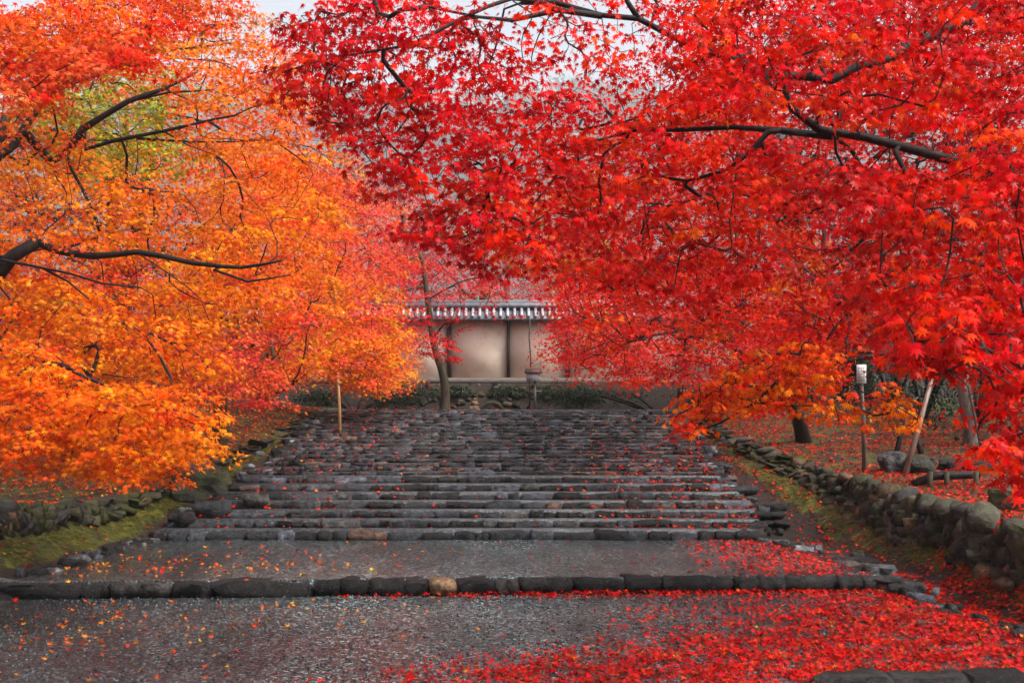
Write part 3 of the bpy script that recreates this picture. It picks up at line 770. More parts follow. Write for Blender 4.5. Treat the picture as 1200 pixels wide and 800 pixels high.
# middle-distance trees that fill the right
b_ = G(7.8, 15.5)
build_tree('broad red and orange maple filling the middle right behind the near boughs', 'tree', b_,
  [(7.5, 15.5, 2.2), (6.9, 15.3, 3.6), (6.2, 15, 4.9), (5.4, 14.6, 6.2)],
  [([P(1250, 380, 15.2), P(1135, 350, 14.5), P(1075, 322, 14), P(1030, 295, 13.7), P(965, 265, 13.4), P(925, 258, 13.2)], .07, .015),
   ([P(1130, 300, 14.5), P(1075, 222, 14), P(1045, 225, 13.8), P(1015, 208, 13.6)], .04, .012),
   ([P(1045, 225, 13.8), P(1030, 260, 13.6), P(1010, 285, 13.4)], .015, .006),
   ([P(935, 200, 14), P(925, 185, 14.2), P(930, 170, 14.4)], .05, .04),
   ([P(790, 270, 14), P(773, 305, 13.8), P(745, 325, 13.6), P(720, 340, 13.5)], .02, .008),
   ([P(773, 305, 13.8), P(790, 345, 13.9), P(850, 365, 14)], .015, .008)],
  [([(640, 180), (760, 130), (900, 130), (950, 250), (960, 380), (860, 400), (740, 350), (660, 330), (620, 260)], 11.5, 15.5, 200, 60, .36, .066, [('red', 5), ('redorange', 2), ('deepred', 2)]),
   ([(850, 60), (1220, 40), (1230, 420), (1080, 400), (940, 420), (900, 280)], 11, 17, 250, 55, .38, .066, [('red', 3), ('deepred', 5), ('redorange', .6), ('crimson', 1)]),
   ([(620, -20), (700, 90), (900, 60), (1230, 60), (1230, -120), (700, -120)], 12, 18, 90, 50, .45, .07, [('red', 3), ('crimson', 2)]),
   ([(840, -30), (1230, -30), (1230, 130), (880, 130), (800, 90)], 9.5, 13, 130, 60, .36, .066, [('red', 3), ('crimson', 3), ('deepred', 1)])],
  r_trunk=.2, seed=3, twig_r=.005, holes=[[(600, 0), (800, 0), (760, 60), (690, 150), (600, 170)]])
b_ = ray(950, 515)
build_tree('crimson maple with leaning dark trunk beside the upper right of the stairs', 'tree', b_,
  [P(925, 470, 20.4), P(880, 425, 19.8), P(832, 382, 19.4), P(800, 345, 19), P(770, 300, 18.8)],
  [([P(880, 425, 19.8), P(862, 412, 19.6), P(848, 385, 19.3), P(835, 378, 19), P(815, 330, 18.8)], .07, .03),
   ([P(980, 388, 20), P(945, 378, 19.8), P(920, 370, 19.6)], .09, .07),
   ([P(832, 382, 19.4), P(780, 390, 19), P(740, 400, 18.7)], .04, .012),
   ([P(848, 385, 19.3), P(800, 375, 18.9), P(770, 372, 18.7)], .03, .012)],
  [([(640, 300), (760, 290), (900, 320), (1000, 380), (960, 440), (860, 450), (760, 448), (715, 450), (720, 434), (672, 436), (650, 420), (645, 380), (660, 350)], 17, 22.5, 330, 62, .42, .07, [('crimson', 2), ('red', 4), ('pink', 2), ('redorange', 1)]),
   ([(640, 345), (730, 330), (760, 410), (690, 430), (656, 418)], 20, 24, 60, 60, .4, .07, [('pink', 2), ('redorange', 2), ('red', 2)])],
  r_trunk=.13, seed=4, twig_r=.006)
b_ = ray(1142, 522); DP = b_[1]
build_tree('slim maple with pale patchy trunk standing on the right bank behind the leaning stake', 'tree', b_,
  [P(1138, 500, DP), P(1132, 470, DP), P(1126, 430, DP), P(1120, 380, DP), P(1100, 320, DP)],
  [([P(1126, 430, DP), P(1150, 390, DP), P(1190, 350, DP)], .06, .02)],
  [([(1040, 270), (1450, 200), (1450, 410), (1060, 415)], 18, 21, 120, 50, .5, .066, [('deepred', 3), ('red', 3)])],
  bark='bark_pale', r_trunk=.13, seed=5, twig_r=.005)
b_ = G(7.8, 26)
build_tree('rose red maple far up on the right above the plaster wall', 'tree', b_,
  [(7.4, 26, 3.6), (6.6, 25.8, 5), (5.8, 25.5, 6.8), (5.2, 25, 8.2)], [],
  [([(660, 180), (800, 120), (1000, 150), (1050, 330), (900, 400), (700, 420), (655, 330)], 22, 28, 240, 48, .6, .1, [('red', 2), ('pink', 3), ('crimson', 2)]),
   ([(700, 420), (900, 380), (1000, 420), (900, 450), (720, 442)], 24, 27, 60, 50, .5, .08, [('deepred', 2), ('crimson', 2)])],
  r_trunk=.2, seed=6, twig_r=.007)

build_tree('tall dark evergreen tree behind the red maples at the far right', 'tree', G(10.5, 26), [(10.5, 26, 5), (10.2, 26, 8), (9.8, 26, 10)], [],
  [([(860, 120), (960, -20), (1230, -20), (1230, 430), (1000, 430), (880, 380)], 24, 29, 230, 45, .8, .19, [('evergreen', 1)])], r_trunk=.25, seed=40, twig_r=.009, name='evergreen_tree')
# ------------------------------------------------------------------ maples on the left
b_ = G(-7.6, 12.4)
build_tree('big orange maple at the left whose thick trunk forks above the mossy lawn', 'tree', b_,
  [(-7.1, 12.3, 1.9), P(-70, 385, 12.2), P(-5, 325, 12.1), P(15, 300, 12), P(45, 283, 12)],
  [([P(45, 284, 12), P(62, 292, 12), P(110, 300, 12), P(160, 295, 11.9), P(190, 300, 11.9), P(225, 308, 11.8), P(260, 312, 11.8), P(330, 305, 11.7)], .045, .012),
   ([P(15, 300, 12), P(-20, 302, 12), P(0, 304, 11.8), P(40, 312, 11.7), P(80, 320, 11.6), P(120, 332, 11.5), P(165, 337, 11.5)], .02, .008),
   ([P(50, 314, 11.7), P(80, 330, 11.6), P(104, 350, 11.5)], .018, .008),
   ([P(160, 296, 11.9), P(200, 322, 11.7), P(235, 350, 11.5), P(245, 375, 11.4)], .008, .004),
   ([P(250, 316, 11.8), P(290, 330, 11.8), P(340, 322, 11.9)], .018, .007),
   ([P(-60, 230, 12.6), P(0, 183, 12.8), P(27, 152, 13), P(60, 108, 13.2), P(118, 86, 13.4)], .07, .02),
   ([P(60, 190, 13.4), P(118, 138, 13.4), P(150, 119, 13.4), P(190, 105, 13.5), P(232, 84, 13.6)], .055, .012),
   ([P(150, 119, 13.4), P(200, 108, 13.5), P(250, 105, 13.6)], .02, .008),
   ([P(100, 175, 13.4), P(133, 165, 13.4), P(190, 154, 13.4), P(250, 140, 13.5), P(290, 128, 13.5)], .03, .008),
   ([P(160, 162, 13.4), P(220, 166, 13.4), P(282, 166, 13.4)], .018, .008),
   ([P(190, 153, 13.4), P(220, 170, 13.3), P(250, 181, 13.3)], .012, .005),
   ([P(118, 86, 13.4), P(160, 68, 13.5), P(210, 58, 13.6), P(275, 50, 13.7)], .02, .008),
   ([P(5, 95, 13.3), P(28, 72, 13.3), P(45, 50, 13.3)], .035, .012),
   ([P(105, 65, 13.6), P(115, 42, 13.6), P(122, 22, 13.6), P(155, 2, 13.6)], .025, .01)],
  [([(-20, 30), (100, 0), (250, 20), (330, 60), (345, 150), (390, 185), (400, 215), (340, 300), (310, 360), (200, 400), (-20, 410)], 11.8, 15.8, 330, 80, .42, .062, [('orange', 6), ('orangebright', 2), ('redorange', 2), ('gold', .7)]),
   ([(-20, 100), (60, 90), (200, 40), (250, 20), (300, 0), (150, -20), (-20, 20)], 11.5, 13, 70, 80, .38, .062, [('redorange', 3), ('red', 3), ('coral', 1)]),
   ([(60, 60), (170, 40), (180, 75), (90, 110), (10, 115)], 11, 12.3, 40, 75, .32, .06, [('red', 3), ('coral', 2), ('crimson', 1)])],
  r_trunk=.16, seed=10, twig_r=.0045, holes=[[(75, 88), (165, 75), (205, 125), (222, 205), (130, 200), (85, 155)]])
b_ = G(-7.9, 10.4)
build_tree('nearest orange maple at the lower left with foliage hanging low over the mossy lawn', 'tree', b_,
  [(-7.4, 10.4, 1.8), (-6.8, 10.5, 2.5), (-6.2, 10.6, 3)],
  [([(-6.8, 10.5, 2.5), P(-60, 400, 10.6), P(40, 420, 10.6), P(120, 450, 10.7), P(200, 480, 10.7)], .05, .008)],
  [([(-20, 400), (60, 412), (100, 450), (200, 450), (245, 475), (250, 520), (205, 550), (160, 565), (120, 560), (60, 550), (-20, 545)], 9.9, 11.4, 210, 62, .26, .058, [('orangebright', 5), ('orange', 3), ('redorange', 2)]),
   ([(-20, 300), (120, 340), (260, 400), (250, 450), (100, 450), (-20, 420)], 11.5, 13.5, 120, 70, .36, .06, [('orange', 6), ('redorange', 2), ('gold', 1)])],
  r_trunk=.13, seed=11, twig_r=.004, n_parts=0, leafkind='far')
b_ = ray(257, 517); print(b_)
build_tree('orange and rose maple on a mossy trunk beside the left stone wall', 'tree', b_,
  [P(258, 470, 21.3), P(262, 430, 21), P(275, 385, 20.8), P(290, 330, 20.6), P(300, 260, 20.6)],
  [([P(262, 430, 21), P(300, 400, 20.5), P(350, 380, 20)], .06, .02),
   ([P(275, 385, 20.8), P(240, 350, 20), P(200, 320, 19.5)], .06, .02)],
  [([(180, 330), (300, 300), (400, 330), (440, 400), (370, 430), (310, 458), (250, 440), (180, 430)], 17, 21.5, 190, 85, .42, .068, [('orange', 4), ('coral', 4), ('redorange', 3), ('pink', 2), ('gold', 1)]),
   ([(240, 150), (380, 190), (410, 280), (400, 330), (250, 330)], 17.5, 22, 130, 85, .5, .07, [('redorange', 3), ('orange', 4), ('coral', 2)]),
   ([(240, 400), (310, 390), (330, 480), (300, 470), (255, 465)], 16.5, 18.5, 40, 70, .34, .066, [('pink', 3), ('coral', 3)])],
  bark='bark_moss', r_trunk=.14, seed=12, twig_r=.005)
b_ = ray(308, 492)
build_tree('red and golden maple left of the head of the stairs, low forking limbs', 'tree', b_,
  [P(308, 470, 26), P(306, 455, 26), P(312, 425, 25.8), P(330, 380, 25.5), P(350, 310, 25)],
  [([P(308, 462, 26), P(330, 458, 25.4), P(345, 447, 25), P(362, 435, 24.7), P(380, 425, 24.5)], .06, .02),
   ([P(310, 455, 26), P(322, 443, 25.6), P(335, 428, 25.4)], .05, .03),
   ([P(362, 300, 25), P(385, 270, 25), P(392, 240, 25), P(410, 215, 25)], .05, .02)],
  [([(330, 320), (420, 310), (465, 345), (470, 400), (475, 440), (460, 452), (440, 458), (420, 450), (360, 436), (320, 440), (300, 430)], 22, 27, 230, 80, .48, .074, [('orange', 3), ('gold', 2.5), ('coral', 3), ('pink', 2), ('redorange', 2)]),
   ([(300, 210), (400, 200), (470, 240), (480, 330), (330, 330)], 23, 28, 150, 75, .55, .076, [('pink', 3), ('coral', 4), ('redorange', 2)]),
   ([(400, 380), (475, 390), (485, 435), (450, 462), (400, 450)], 23, 25, 70, 70, .38, .07, [('gold', 4), ('orange', 4), ('redorange', 1)])],
  r_trunk=.19, seed=13, twig_r=.006)
b_ = G(-8.8, 17.5)
build_tree('maple with still green and yellow leaves behind the orange boughs at the upper left', 'tree', b_,
  [(-8.6, 17.5, 3), (-8, 17.4, 4.6), (-7.3, 17.3, 6.2)], [],
  [([(40, 60), (200, 70), (230, 200), (90, 210), (40, 160)], 16.8, 19.5, 110, 80, .45, .07, [('olive', 1)]),
   ([(-20, 330), (240, 300), (250, 500), (-20, 520)], 16.5, 20, 90, 80, .5, .07, [('redorange', 2), ('pink', 2), ('deepred', 2)])],
  r_trunk=.18, seed=14, twig_r=.006)
b_ = G(-9, 27)
build_tree('tall coral red maple far behind the orange trees on the left', 'tree', b_,
  [(-8.8, 27, 4), (-8.3, 27, 7), (-7.8, 27, 9)], [],
  [([(-20, 20), (200, -20), (340, 30), (380, 130), (420, 230), (350, 300), (-20, 300)], 23, 30, 280, 70, .7, .125, [('orange', 4), ('redorange', 3), ('coral', 2)]),
   ([(-20, 300), (340, 300), (350, 440), (-20, 470)], 24, 30, 120, 50, .7, .11, [('deepred', 2), ('redorange', 2), ('pink', 2)])],
  r_trunk=.22, seed=15, twig_r=.008)
build_tree('tall dark evergreen tree behind the orange maples at the far left', 'tree', G(-11, 33), [(-11, 33, 5), (-11, 33, 8), (-10.6, 33, 10)], [],
  [([(-20, 140), (120, 160), (300, 300), (320, 440), (-20, 470)], 31, 35, 190, 40, .9, .22, [('evergreen', 1)])], r_trunk=.25, seed=41, twig_r=.009, name='evergreen_tree')
# centre tree in front of the plaster wall
b_ = G(-1.68, 29.3)
build_tree('thin maple with crimson leaves standing in front of the plaster wall', 'tree', b_,
  [P(522, 462, 29.3), P(517, 430, 29.3), P(508, 400, 29.3), P(503, 365, 29.3), P(498, 325, 29.3), P(490, 290, 29.3)],
  [([P(508, 395, 29.3), P(520, 380, 29), P(535, 372, 28.8)], .035, .015),
   ([P(498, 335, 29.3), P(470, 342, 28.8), P(440, 353, 28.4)], .04, .012),
   ([P(503, 350, 29.3), P(540, 330, 29), P(580, 322, 28.8)], .03, .01)],
  [([(450, 360), (500, 372), (530, 400), (540, 425), (505, 420), (480, 400)], 27.5, 29, 34, 50, .3, .075, [('crimson', 3), ('pink', 3)]),
   ([(470, 350), (600, 340), (610, 372), (560, 372), (540, 390), (520, 375)], 28, 29.5, 20, 35, .32, .075, [('crimson', 3), ('pink', 2)]),
   ([(440, 290), (560, 280), (600, 340), (500, 350), (440, 350)], 28, 30.5, 70, 45, .45, .08, [('pink', 3), ('crimson', 2)])],
  bark='bark_moss', r_trunk=.115, seed=16, twig_r=.006)
# pale maples behind the wall, half lost in the mist
for k, (px, D, polys, lab, pal) in enumerate((
   (560, 40, [(470, 290), (520, 215), (600, 220), (660, 280), (665, 365), (470, 365)], 'rose pink maple rising directly behind the tiled roof of the plaster wall', [('pink', 4), ('crimson', 1), ('olive', .5)]),
   (430, 44, [(360, 200), (450, 190), (520, 260), (500, 330), (400, 330)], 'misty pink maple with bare grey limbs behind the left end of the wall', [('pink', 4), ('coral', 2)]),
   (690, 46, [(600, 250), (700, 200), (760, 260), (760, 370), (610, 350)], 'misty red maple behind the right end of the tiled wall', [('pink', 3), ('red', 2)]))):
    b_ = G((px-600)/F*D, D)
    top = min(p[1] for p in polys)
    build_tree(lab, 'tree', b_, [P(px, 400, D), P(px+6, 350, D), P(px+2, (top+350)/2, D)],
      [([P(px+5, 350, D), P(px+30, 320, D-1), P(px+55, 290, D-1)], .09, .03), ([P(px+4, 360, D), P(px-30, 325, D-1), P(px-50, 300, D-1)], .09, .03)],
      [(polys, D-2, D+3, 190, 58, .65, .1, pal)], bark='bark_grey', r_trunk=.2, seed=20+k, twig_r=.012)
# bare trees in the gap of sky, upper centre left
for k, (px, D, top, lab) in enumerate(((470, 42, 160, 'bare grey branched tree in the mist behind the pink maple'), (385, 47, 10, 'leafless tall tree reaching into the sky at the upper left gap'), (590, 50, 120, 'bare leafless tree seen through the red leaves above the roof'))):
    b_ = G((px-600)/F*D, D)
    build_tree(lab, 'tree', b_, [P(px, 380, D), P(px+5, 300, D), P(px-2, top+60, D)],
      [([P(px+5, 290, D), P(px+25, 250, D-1), P(px+60, 215, D-1)], .08, .02), ([P(px+3, 310, D), P(px-30, 260, D-1), P(px-45, 225, D-1)], .08, .02)],
      [([(px-80, top), (px+70, top), (px+80, 280), (px-70, 280)], D-2, D+2, 90, 3, .5, .05, [('coral', 1)])], bark='bark_grey', r_trunk=.18, seed=30+k, twig_r=.013, name='bare_tree')

# ------------------------------------------------------------------ evergreen hedge masses (each bush a thing)
def bush(x, y, rx, ry, h, n_, label, size=.09, pal='evergreen', group='dark evergreen bushes behind the right maples', square=False):
    base = np.array(G(x, y)); root = empty('evergreen_bush', base); tag(root, label, 'bush', group)
    mb = MB()
    for _ in range(7):
        a = random.uniform(0, 6.28); mb.tube([(0, 0, -.1), (math.cos(a)*rx*.3, math.sin(a)*ry*.3, h*.4), (math.cos(a)*rx*.6, math.sin(a)*ry*.6, h*.8)], [.04, .03, .01], 5)
    mb.build('stem', M['bark'], root, True)
    u = rng.normal(0, 1, (n_, 3)); u /= np.linalg.norm(u, axis=1)[:, None]; u[:, 2] = np.abs(u[:, 2])
    q = rng.uniform(.55, 1.0, n_)**.5*(1+.16*np.sin(u[:, 0]*7+x)+.14*np.sin(u[:, 1]*6+u[:, 2]*5+y))
    pos = (np.sign(u)*np.abs(u)**.35 if square else u)*q[:, None]*np.array([rx, ry, h])
    c_ = jitter(np.array(PAL[pal])[rng.integers(0, 4, n_)], n_, .1, .25)
    tpl = (np.array([(-.3, -.8, 0), (.3, -.8, 0), (.34, .3, -.05), (0, 1, -.15), (-.34, .3, -.05)]), np.arange(5), np.array([5]))
    tag(link('foliage', leaves_mesh('foliage', pos, u+rng.normal(0, .6, (n_, 3)), rng.normal(0, 1, (n_, 3)), size*rng.uniform(.7, 1.3, n_), c_, 'far', tpl), M['green'], root), kind='stuff')
rr_lab = 'dark evergreen bush in the shade behind the maples on the right bank'
for k in range(8):
    y = 18.5+k*1.5+random.uniform(-.3, .3); x = 9.2-k*.42+random.uniform(-.3, .3)
    bush(x, y, 1.3, 1.2, random.uniform(1.7, 2.5), 1700, rr_lab)
for k in range(6):
    bush(-9.5-random.uniform(0, 1)+k*.45, 15.5+k*2.4, 1.4, 1.4, random.uniform(1.4, 2.1), 1500, 'dark evergreen bush in the shade behind the maples on the left lawn', group='dark evergreen bushes behind the left maples')
bush(3.7, 29.75, 3.0, .45, .62, 8000, 'long dark clipped hedge below the plaster wall, right of the roofed box', .06, group=None, square=True)
bush(-3.9, 29.75, 1.45, .4, .55, 4500, 'long dark clipped hedge below the plaster wall, left of the thin crimson maple', .06, group=None, square=True)
for k, (x, w_) in enumerate(((-2.5, .5), (-.1, .35), (.9, .45), (-1.4, .3))):
    bush(x, 30.6, w_*1.5, .35, .24, 1100, ('low dark fern clump left of the thin maple trunk', 'low dark plant above the arched stone', 'low dark plant left of the roofed box', 'low dark plant right of the thin maple trunk')[k], .07, group=None)

# ------------------------------------------------------------------ plaster wall with tiled roof
W = empty('plaster_wall', (0, 32, 2.5)); tag(W, 'long cream plaster wall with dark posts and a grey tiled roof at the head of the stairs', 'wall')
def WL(px, py, D=32.0): p = P(px, py, D); return p[0], p[2]-2.5
zb, zt, zr = WL(0, 450)[1], WL(0, 374)[1], WL(0, 355)[1]
posts = [527+69*k for k in range(-4, 6)]
for k, px in enumerate(posts):
    x, _ = WL(px, 0)
    mb = MB(); wd = .08 if k % 2 else .12
    mb.box((x, -.1, (zb+zt)/2+.05), (wd, .16, zt-zb-.12)); mb.build('post', M['wood_dark'], W)
    if k < len(posts)-1:
        x2, _ = WL(posts[k+1], 0); mb = MB(); mb.box(((x+x2)/2, 0, (zb+zt)/2+.1), (x2-x-.05, .14, zt-zb)); mb.build('plaster_panel', M['plaster'], W)
xl, xr = WL(posts[0], 0)[0]-.2, WL(posts[-1], 0)[0]+.2
mb = MB(); mb.box(((xl+xr)/2, -.14, zb+.08), (xr-xl, .26, .17)); mb.build('sill_beam', M['wood_grey'], W)
mb = MB(); mb.box(((xl+xr)/2, -.05, zt+.02), (xr-xl, .3, .1)); mb.build('top_beam', M['wood_dark'], W)
roof = MB()
roof.add([(xl, -.45, zt-.0), (xr, -.45, zt-.0), (xr, 0, zr-.14), (xl, 0, zr-.14), (xr, .62, zt), (xl, .62, zt),
          (xl, -.45, zt-.06), (xr, -.45, zt-.06), (xr, .62, zt-.06), (xl, .62, zt-.06)],
         [(0, 1, 2, 3), (3, 2, 4, 5), (6, 7, 1, 0), (5, 4, 8, 9), (9, 8, 7, 6), (0, 3, 5, 9, 6), (1, 7, 8, 4, 2)])
rf = roof.build('roof', M['tile'], W)
mb = MB(); mb.tube([(0, -.49, zt+.035), (0, -.25, zt+.035+(zr-.14-zt)*.5), (0, 0, zr-.1)], .043, 6); tile_me = mb.mesh('roof_tile', True); tile_me.materials.append(M['tile_highlight'])
mb = MB(); mb.tube([(0, -.672, zt+.035), (0, -.66, zt+.035)], .05, 8); tcap = mb.mesh('tile_end', False); tcap.materials.append(M['tile_highlight'])
x = xl+.1
while x < xr:
    o = link('roof_tile', tile_me, None, rf); o.location.x = x
    x += 8.1/F*32
mb = MB(); mb.box(((xl+xr)/2, 0, zr-.08), (xr-xl, .3, .12)); mb.box(((xl+xr)/2, 0, zr-.015), (xr-xl, .22, .05)); mb.tube([(xl, 0, zr+.02), (xr, 0, zr+.02)], .06, 8); mb.build('ridge', M['tile'], rf)
# stones of the bank under the wall
bank = empty('stone_bank', (0, 0, 0)); tag(bank, 'mossy bank of rough stones under the plaster wall', 'bank')
for k in range(70):
    x = random.uniform(-3.4, 1.2); t_ = random.random(); y = 30.15+t_*.8; z = float(ground_z(x, y))+.02
    s_ = random.uniform(.08, .22)
    put_stone((x, y, z), (s_, s_*.8, s_*.6), (random.uniform(-.3, .3), random.uniform(-.3, .3), random.uniform(0, 3)), 'wall_stone', bank)
for k in range(60):
    x = -4+k*.14+random.uniform(-.03, .03); put_stone((x, 31.55, 2.52), (random.uniform(.12, .2), .25, .1), (0, 0, random.uniform(-.2, .2)), 'wall_stone', bank)
# small arch stone and cairn in front of the bank
t = empty('arched_stone', P(576, 482, 30.0)); tag(t, 'low arched reddish stone at the foot of the bank', 'stone')
mb = MB(); pts = [(.27*math.cos(a), 0, .22*math.sin(a)) for a in np.linspace(0, math.pi, 11)]
mb.tube(pts, [.055]*11, 7); mb.build('arch', M['wall_stone'], t, True)
for s_ in (-.12, .1): put_stone((s_, .05, .06), (.2, .12, .14), (0, 0, .3), 'wall_stone', t, name='infill_stone')
t = empty('stone_cairn', P(556, 482, 29.8)); tag(t, 'little ochre stone pile standing left of the arched stone', 'stone pile')
put_stone((0, 0, .07), (.24, .2, .17), (0, 0, 0), 'ochre_stone', t); put_stone((.0, 0, .2), (.16, .14, .12), (0, 0, .5), 'ochre_stone', t); put_stone((.02, 0, .29), (.08, .1, .1), (0, 0, 1), 'ochre_stone', t)
# notice box on posts and the thin support pole
t = empty('notice_box', P(625, 480, 29.5)); tag(t, 'small grey roofed wooden box on a thin post in front of the wall', 'box')
zz = lambda py: (480-py)/F*29.5
mb = MB(); mb.box((0, 0, zz(442)), (.34, .22, .21)); mb.build('box_body', M['wood_box'], t)
mb = MB(); zr_ = zz(436)
mb.add([(-.22, -.16, zr_), (.22, -.16, zr_), (.22, .16, zr_), (-.22, .16, zr_), (-.2, 0, zr_+.1), (.2, 0, zr_+.1), (-.22, -.16, zr_-.025), (.22, -.16, zr_-.025), (.22, .16, zr_-.025), (-.22, .16, zr_-.025)],
       [(0, 1, 5, 4), (2, 3, 4, 5), (1, 2, 5), (3, 0, 4), (6, 7, 1, 0), (8, 9, 3, 2), (7, 8, 2, 1), (9, 6, 0, 3), (9, 8, 7, 6)]); mb.build('box_roof', M['wood_dark'], t)
mb = MB(); mb.box((.04, .0, zz(447)/2), (.06, .06, zz(447))); mb.build('post', M['wood_grey'], t)
mb = MB(); mb.box((0, 0, zz(458)), (.42, .05, .03)); mb.build('shelf', M['wood_grey'], t)
t = empty('thin_pole', P(621, 480, 30.0)); tag(t, 'thin crooked dark pole rising beside the roofed box in front of the plaster wall', 'pole')
mb = MB(); mb.tube([(-.02, 0, -.1), (0, 0, .8), (.02, 0, 1.3), (-.02, 0, 1.8), (0, 0, 2.3)], [.022, .02, .018, .017, .015], 6); mb.build('shaft', M['wood_dark'], t)

# ------------------------------------------------------------------ poles, sign, boulders on the banks
p0 = ray(399, 519); t = empty('bamboo_pole', p0); tag(t, 'pale bamboo pole standing upright on the left edge of the stairs', 'pole')
mb = MB(); L_ = (517-434)/F*p0[1]; mb.tube([(0, 0, -.1), (-.02, 0, L_*.5), (-.05, 0, L_)], [.03, .028, .026], 8); mb.build('cane', M['bamboo'], t, True)
for q in (.2, .42, .64, .85):
    mb = MB(); mb.tube([(-.05*q, 0, L_*q-.008), (-.05*q, 0, L_*q+.008)], .034, 8); mb.build('node_ring', M['bamboo'], t)
x0 = ray(1013, 553); DS = x0[1]; gz = x0[2]; t = empty('sign_post', x0); tag(t, 'slim dark wooden post with a small white notice on top, on the right bank', 'sign')
H_ = (553-428)/F*DS
mb = MB(); mb.tube([(0, 0, -.15), (-.01, 0, .7), (-.06, 0, H_)], [.035, .032, .028], 7); mb.build('post', M['bark_grey'], t, True)
mb = MB(); mb.box((-.06, -.05, H_-.13), (.14, .02, .28)); sg = mb.build('notice', M['paper'], t)
for k in range(3):      # rows of small characters, as on the real notice
    for j in range(5):
        mb = MB(); x_ = -.098+k*.036; z_ = H_-.035-j*.045
        mb.box((x_, -.0625, z_), (.022, .003, .005)); mb.box((x_, -.0625, z_-.012), (.017, .0034, .004)); mb.box((x_, -.0625, z_-.006), (.004, .0038, .022))
        mb.build('character', M['ink'], sg)
PS = ray(1060, 556); t = empty('leaning_stake', PS); tag(t, 'pale peeled log leaning to the right as a tree prop on the right bank', 'stake')
e = P(1095, 432, PS[1]+.5)-PS
mb = MB(); mb.tube([(-.02, 0, -.12), e*.5+np.array([.01, 0, 0]), e], [.046, .04, .028], 8); mb.build('log', M['stake'], t, True)
for k, (a, b2, lab) in enumerate((((1048, 533), (1062, 490), 'left leg of the dark crossed props behind the boulder'), ((1082, 532), (1066, 490), 'right leg of the dark crossed props behind the boulder'))):
    pa = ray(*a); pb = P(*b2, pa[1]+.15+k*.15); t = empty('prop_stake', pa); tag(t, lab, 'stake', 'dark prop stakes')
    mb = MB(); mb.tube([(0, 0, -.1), (pb-pa)*.5, pb-pa], [.05, .045, .04], 7); mb.build('log', M['bark'], t, True)
# boulders
def rock_mesh(seed):
    import bmesh
    from mathutils import noise as mn
    bm = bmesh.new(); bmesh.ops.create_cube(bm, size=1.0)
    bmesh.ops.subdivide_edges(bm, edges=bm.edges[:], cuts=5, use_grid_fill=True)
    for v in bm.verts:
        p = v.co.copy(); q = p.normalized()*.58; p = p.lerp(q, .68)
        nz = mn.noise(p*2.2+Vector((seed*3.1, seed, 0))); n2 = mn.noise(p*6+Vector((seed, 0, 7)))
        v.co = p*(1+.34*nz+.12*n2)
    me = bpy.data.meshes.new('rock'); bm.to_mesh(me); bm.free(); return me
def boulder(px, py, D, w_, d_, h_, label, mk='wall_stone', rot=0, seed=1):
    p = ray(px, py+5); D = p[1]; z = p[2]; o = link('boulder', rock_mesh(seed), M[mk]); o.location = (p[0], D, z+h_*.28)
    o.scale = (w_, d_, h_); o.rotation_euler = (0, 0, rot); tag(o, label, 'boulder')
boulder(1048, 546, 14.2, .42, .35, .32, 'blue grey rounded boulder left of the leaning stake', 'step_stone', .2, 1)
boulder(1078, 548, 14.2, .42, .35, .3, 'mossy brown square boulder right of the leaning stake', 'wall_stone', .1, 2)
boulder(1118, 545, 14.0, .42, .3, .2, 'flat grey boulder behind the little log edging', 'step_stone', .3, 3)
boulder(1148, 546, 13.8, .4, .3, .18, 'dark slab-like boulder at the right end of the log edging', 'step_stone', -.2, 4)
boulder(1192, 592, 11.2, .55, .45, .34, 'dark mossy boulder half buried in red leaves at the right edge of the view', 'wall_stone', .4, 5)
boulder(1215, 645, 10.4, .5, .45, .4, 'big mossy green wall boulder cut by the right edge of the view', 'wall_stone', .1, 6)
boulder(230, 575, 17.0, .8, .7, .6, 'dark mossy boulder at the bend of the left wall', 'wall_stone', .4, 7)
# little log edging
t = empty('log_edging', P(1075, 570, 13.2)); tag(t, 'small wet log edging held by short pegs among red leaves', 'edging')
zg = float(ground_z(*P(1100, 560, 13.2)[:2])); t.location = ray(1075, 570); t.scale = (1.25, 1.25, 1.25)
mb = MB(); mb.tube([(-.05, 0, .02), (.2, .02, .12), (.7, .05, .13)], [.05, .05, .045], 7); mb.build('rail', M['bark'], t, True)
for q in (.12, .3, .62):
    mb = MB(); mb.tube([(q, -.06, -.1), (q, -.06, .17)], .028, 6); mb.build('peg', M['bark_moss'], t, True)
# white-lettered dark board on the hedge line, right of the head of the stairs
t = empty('dark_nameboard', P(806, 470, 28.5)); tag(t, 'dark low board with a row of small white characters beyond the head of the stairs', 'sign')
mb = MB(); mb.box((0, 0, .25), (.5, .05, .26)); bd = mb.build('board', M['wood_dark'], t)
for s_ in (-.2, .2):
    mb = MB(); mb.box((s_, .03, -.05), (.05, .05, .5)); mb.build('post', M['wood_dark'], t)
for k in range(5):
    mb = MB(); x_ = -.16+k*.07; mb.box((x_, -.029, .27), (.045, .006, .008)); mb.box((x_, -.029, .235), (.04, .007, .008)); mb.box((x_, -.029, .25), (.008, .008, .05)); mb.build('character', M['white_paint'], bd)

